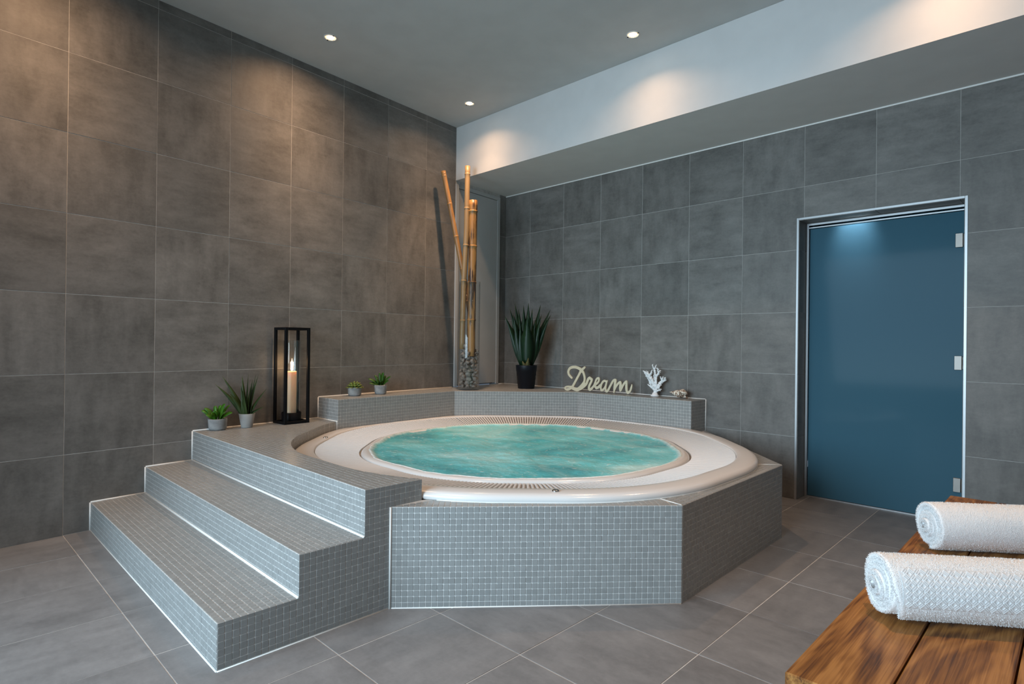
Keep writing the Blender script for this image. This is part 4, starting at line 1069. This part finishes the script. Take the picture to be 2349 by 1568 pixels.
random.seed(21)
def coral():
    parts = []
    c0 = Vector((1.915, -0.078, ZL + 0.002))
    parts.append(lathe([(0.0, c0.z), (0.036, c0.z), (0.037, c0.z + 0.006), (0.026, c0.z + 0.014), (0.020, c0.z + 0.03), (0.0, c0.z + 0.032)], c0.x, c0.y, 16, False, False))
    def grow(p, d, L_, r, depth):
        pts = [p]; rr = [r]; q = p.copy(); dd = d.copy()
        n_ = 4
        for k in range(n_):
            dd = (dd + Vector((random.gauss(0, .16), random.gauss(0, .09), random.gauss(0, .10)))).normalized()
            q = q + dd * (L_ / n_); q.y = min(q.y, -0.022)
            pts.append(q.copy()); rr.append(r * (1 - 0.24 * (k + 1) / n_) * random.uniform(0.92, 1.15))
        parts.append(tube([tuple(x) for x in pts], rr, 7))
        for x, y in zip(pts[1:], rr[1:]):      # little knobs
            for _ in range(2 if depth > 0 else 1):
                kd = Vector((random.gauss(0, 1), random.gauss(0, .8), random.gauss(.4, 1))).normalized()
                kl = random.uniform(.003, .008); parts.append(tube([tuple(x), tuple(x + kd * (y + kl * .6)), tuple(x + kd * (y + kl))], [y * .72, y * .80, y * .50], 6))
        if depth > 0:
            for k in range(random.choice((2, 3))):
                i = random.choice((2, 3, 4)); s = random.choice((-1, 1))
                nd_ = (dd * 0.75 + Vector((s * random.uniform(.4, .9), random.uniform(-.3, .15), random.uniform(0.1, .7)))).normalized()
                grow(pts[i], nd_, L_ * random.uniform(.55, .78), rr[i] * .74, depth - 1)
    b = c0 + Vector((0, 0, 0.02))
    grow(b, Vector((0.02, 0, 1)), 0.050, 0.0185, 0)
    r_ = Vector((0.92, 0.39, 0)) * 0.98
    m_ = b + Vector((0, 0, 0.045))
    for dx, dz, L_, rad_ in ((-0.70, 0.75, 0.085, 0.0135), (-0.42, 1.0, 0.098, 0.0135), (0.20, 1.0, 0.100, 0.0130), (0.72, 0.75, 0.075, 0.0115), (0.65, 0.35, 0.05, 0.0105), (-0.7, 0.35, 0.05, 0.0105), (0.45, -0.1, 0.035, 0.009)):
        d = (r_ * dx + Vector((0, 0, dz))).normalized(); d.y *= 0.35; grow(m_ - Vector((0, 0, 0.012 if dz < .5 else 0)), d.normalized(), L_, rad_, 2 if L_ > 0.07 else 1)
    return join(*parts)
v, f = coral()
solo('coral', 'white branching coral ornament on the ledge beside the script word', 'ornament', v, f, M['coral'], (1.915, -0.078, ZL), True)

def seashell():
    V = []; F = []
    turns = 5.2; N = 150; K = 16
    ax = Vector((0.96, 0.22, -0.10)).normalized(); up = Vector((0, 0, 1)); up = (up - ax * up.dot(ax)).normalized(); sd = ax.cross(up)
    o = Vector((2.085, -0.112, ZL + 0.047))
    for i in range(N + 1):
        t = i / N; th = turns * 2 * math.pi * t; s = math.exp(2.3 * (t - 1))
        h = 0.150 * (s - math.exp(-2.3)) / (1 - math.exp(-2.3)) * 0.72
        R = 0.019 * s; r = 0.026 * s * (1 + 0.22 * max(0, math.cos(th * 3.5)) ** 3)
        cdir = up * math.cos(th) + sd * math.sin(th)
        cen = o + ax * h + cdir * R
        for k in range(K):
            a = 2 * math.pi * k / K; e = 1.35 if math.cos(a) < 0 else 1.0
            bump = 1 + 0.10 * math.sin(a * 5 + th * 2)
            p = cen + (cdir * math.sin(a) * 0.95 + ax * math.cos(a) * 1.25 * e) * r * bump
            p.z = max(p.z, ZL + 0.003)
            p.y = min(p.y, -0.012)
            V.append(tuple(p))
    for i in range(N):
        for k in range(K):
            k2 = (k + 1) % K; F.append((i * K + k, i * K + k2, (i + 1) * K + k2, (i + 1) * K + k))
    F.append(tuple(range(K - 1, -1, -1))); F.append(tuple(N * K + k for k in range(K)))
    tip = tube([tuple(o - ax * 0.012), tuple(o + ax * 0.012)], [0.0015, 0.006], 8)
    tail = tube([tuple(o + ax * 0.11 - up * 0.012), tuple(o + ax * 0.150 - up * 0.032)], [0.012, 0.004], 8)
    return join((V, F), tip, tail)
v, f = seashell()
solo('seashell', 'brown and white knobbly conch shell at the right end of the ledge', 'shell', v, f, M['shell'], (2.15, -0.11, ZL), True)

# ------------------------------------------------------------------ bench and towels
BX0, BX1, BY0, BY1, BZ = 4.110, 4.612, -3.212, -1.222, 0.45
be = thing('wooden_bench', 'low teak plank bench in the corner of the view, under the rolled towels', 'bench', ((BX0 + BX1) / 2, (BY0 + BY1) / 2, 0))
bw = 0.1645
for k in range(3):
    x0 = BX0 + k * (bw + 0.004)
    cx_, cy_ = x0 + bw / 2, (BY0 + BY1) / 2
    me = mesh('board', *bevel_box(-bw / 2, bw / 2, -(BY1 - BY0) / 2, (BY1 - BY0) / 2, -0.026, 0.026, 0.003), M['teak'])
    o = obj('board', me, be, Matrix.Translation((cx_ - be.location.x, cy_ - be.location.y, BZ - 0.026)))
for x in (BX0 + 0.012, BX1 - 0.082):
    for y in (BY0 + 0.10, BY1 - 0.17): part('leg', *bevel_box(x, x + 0.07, y, y + 0.07, 0.001, BZ - 0.052, 0.003), M['teak'], be)
for y in (BY0 + 0.11, BY1 - 0.16): part('crossbar', *bevel_box(BX0 + 0.083, BX1 - 0.083, y, y + 0.045, BZ - 0.13, BZ - 0.053, 0.003), M['teak'], be)

def towel(name_label, end_c, ang, length, R, seed, band):
    rs = np.random.default_rng(seed); random.seed(seed)
    ax = Vector((math.cos(ang), math.sin(ang), 0)); sd = Vector((-math.sin(ang), math.cos(ang), 0)); up = Vector((0, 0, 1))
    O = Vector((end_c[0], end_c[1], BZ + R * 0.97 + 0.003))
    root = thing('rolled_towel', name_label, 'towel', (O.x, O.y, BZ))
    turns = 5.0; th_ = 0.0148; BC = 2.86
    r0 = 0.0065
    NSP = 220; a_end = math.radians(-118 if band else -100)      # where the loose end lies, near the bench
    a_start = a_end - turns * 2 * math.pi
    pitch = (R - th_ / 2 - r0) / turns
    ring_x = [0.0, 0.004, 0.012, 0.03] + list(np.linspace(0.06, length, 14))
    def sec(t):
        a = a_start + turns * 2 * math.pi * t; r = r0 + pitch * turns * t
        # settle flat on the bench
        return a, r
    def pt(a, r, x):
        wob = 1 + 0.020 * noise.noise(Vector((x * 9 + seed, math.cos(a) * 1.2, math.sin(a) * 1.2))) + 0.012 * noise.noise(Vector((x * 25, math.cos(a) * 3, math.sin(a) * 3 + seed)))
        y, z = r * math.cos(a) * wob * 1.03, r * math.sin(a) * wob * 0.98
        z = max(z, -R * 0.93 + 0.02 * (R - abs(y)) * 0)
        return O + sd * y + up * z + ax * x
    V = []; F = []; nr = 0
    for i in range(NSP + 1):
        t = i / NSP; a, r = sec(t)
        x0 = -0.016 * (1 - t) * math.cos(t * 3) + 0.006 * noise.noise(Vector((t * 14, seed, 0))) + (0.030 * max(0, (t - 0.955) / 0.045) if band else 0.0)
        h = th_ / 2 * 0.93
        row = []
        for x in ring_x[::-1]: row.append(pt(a, r + h, x0 + h + x))
        for q in (50, 0, -50): row.append(pt(a, r + h * math.sin(math.radians(q)), x0 + h - h * math.cos(math.radians(q))))
        row.append(pt(a, r - h, x0 + h)); row.append(pt(a, r - h, length))
        V += [tuple(p) for p in row]; nr = len(row)
    for i in range(NSP):
        for j in range(nr - 1): F.append((i * nr + j, i * nr + j + 1, (i + 1) * nr + j + 1, (i + 1) * nr + j))
    F.append(tuple(range(nr))); F.append(tuple(NSP * nr + j for j in range(nr - 1, -1, -1)))
    cloth_ = part('rolled_cloth', V, F, M['towel'], root, True)
    # terry loops: short soft fibres over the outside and the rolled end
    FVs = []; FFs = []
    t1 = 1 - 1.04 / turns
    for k in range(42000):
        endf = k % 3 == 0
        if endf:
            t = rs.uniform(0.02, 1.0); a, r = sec(t); x0 = -0.016 * (1 - t) * math.cos(t * 3) + 0.006 * noise.noise(Vector((t * 14, seed, 0))) + (0.030 * max(0, (t - 0.955) / 0.045) if band else 0.0)
            p = pt(a, r + rs.uniform(-0.4, 0.4) * th_, x0 + abs(rs.normal()) * 0.001); n = -ax
            if t > 0.8: n = (n + (sd * math.cos(a) + up * math.sin(a)) * rs.uniform(0, 1.2)).normalized()
        else:
            t = rs.uniform(t1, 1.0); a, r = sec(t); x = rs.uniform(0.004, length)
            if band and BC - 0.56 < (a % (2 * math.pi)) < BC + 0.56 and x > 0.018: continue
            if band and t > 0.955 and x < 0.03: continue
            p = pt(a, r + th_ * 0.44, x); n = sd * math.cos(a) + up * math.sin(a)
        d = (n + Vector(rs.normal(size=3) * 0.45)).normalized(); s_ = d.cross(Vector(rs.normal(size=3)))
        if s_.length < 1e-3: continue
        s_ = s_.normalized() * rs.uniform(0.0004, 0.0008); l_ = rs.uniform(0.0015, 0.0038)
        tip = p + d * l_
        if tip.z < BZ + 0.001: continue
        o = len(FVs); FVs += [tuple(p - s_), tuple(p + s_), tuple(tip)]; FFs.append((o, o + 1, o + 2))
    part('terry_pile', FVs, FFs, M['towel'], cloth_, kind='stuff')
    if band:
        # flat woven herringbone stripe along the side that faces the room
        BV = []; BF = []
        c_ = 0.0125; na = 7; nx = int((length - 0.03) / c_)
        aw = c_ / R
        for i in range(nx):
            for j in range(na):
                ca = BC + (j - (na - 1) / 2) * aw; cx_ = 0.026 + (i + 0.5) * c_
                sgn = 1 if (i + j) % 2 else -1
                for q in (-1, 0, 1):
                    quad = []
                    for (e, w_) in ((-1, -1), (1, -1), (1, 1), (-1, 1)):
                        lx = e * 0.0075 * 0.707 + (q * 0.0042 + w_ * 0.0015) * 0.707; ly = (e * 0.0075 * 0.707 - (q * 0.0042 + w_ * 0.0015) * 0.707) * sgn
                        quad.append((cx_ + lx, ca + ly / R))
                    o = len(BV)
                    BV += [tuple(pt(a_, R + 0.000, x_)) for x_, a_ in quad]
                    mx_ = (sum(x_ for x_, a_ in quad) / 4, sum(a_ for x_, a_ in quad) / 4)
                    BV += [tuple(pt(mx_[1] + (a_ - mx_[1]) * 0.75, R + 0.0015, mx_[0] + (x_ - mx_[0]) * 0.75)) for x_, a_ in quad]
                    BF += [(o + k, o + (k + 1) % 4, o + 4 + (k + 1) % 4, o + 4 + k) for k in range(4)] + [(o + 4, o + 5, o + 6, o + 7)]
        g = []; gf = []
        for i in range(21):
            for j in range(13):
                g.append(tuple(pt(BC + (j / 12 - 0.5) * na * aw * 1.04, R + 0.0002, 0.020 + (length - 0.02) * i / 20)))
        for i in range(20):
            for j in range(12): gf.append((i * 13 + j, i * 13 + j + 1, i * 13 + 14 + j, i * 13 + 13 + j))
        part('woven_band', *join((g, gf), (BV, BF)), M['towel_band'], cloth_)
    return root
towel('rolled white terry towel farther along the bench, near the glass door', (4.172, -2.132), math.radians(38), 0.47, 0.079, 5, False)
towel('rolled white towel with a herringbone woven stripe at the front of the bench', (4.180, -2.800), math.radians(37), 0.47, 0.080, 9, True)
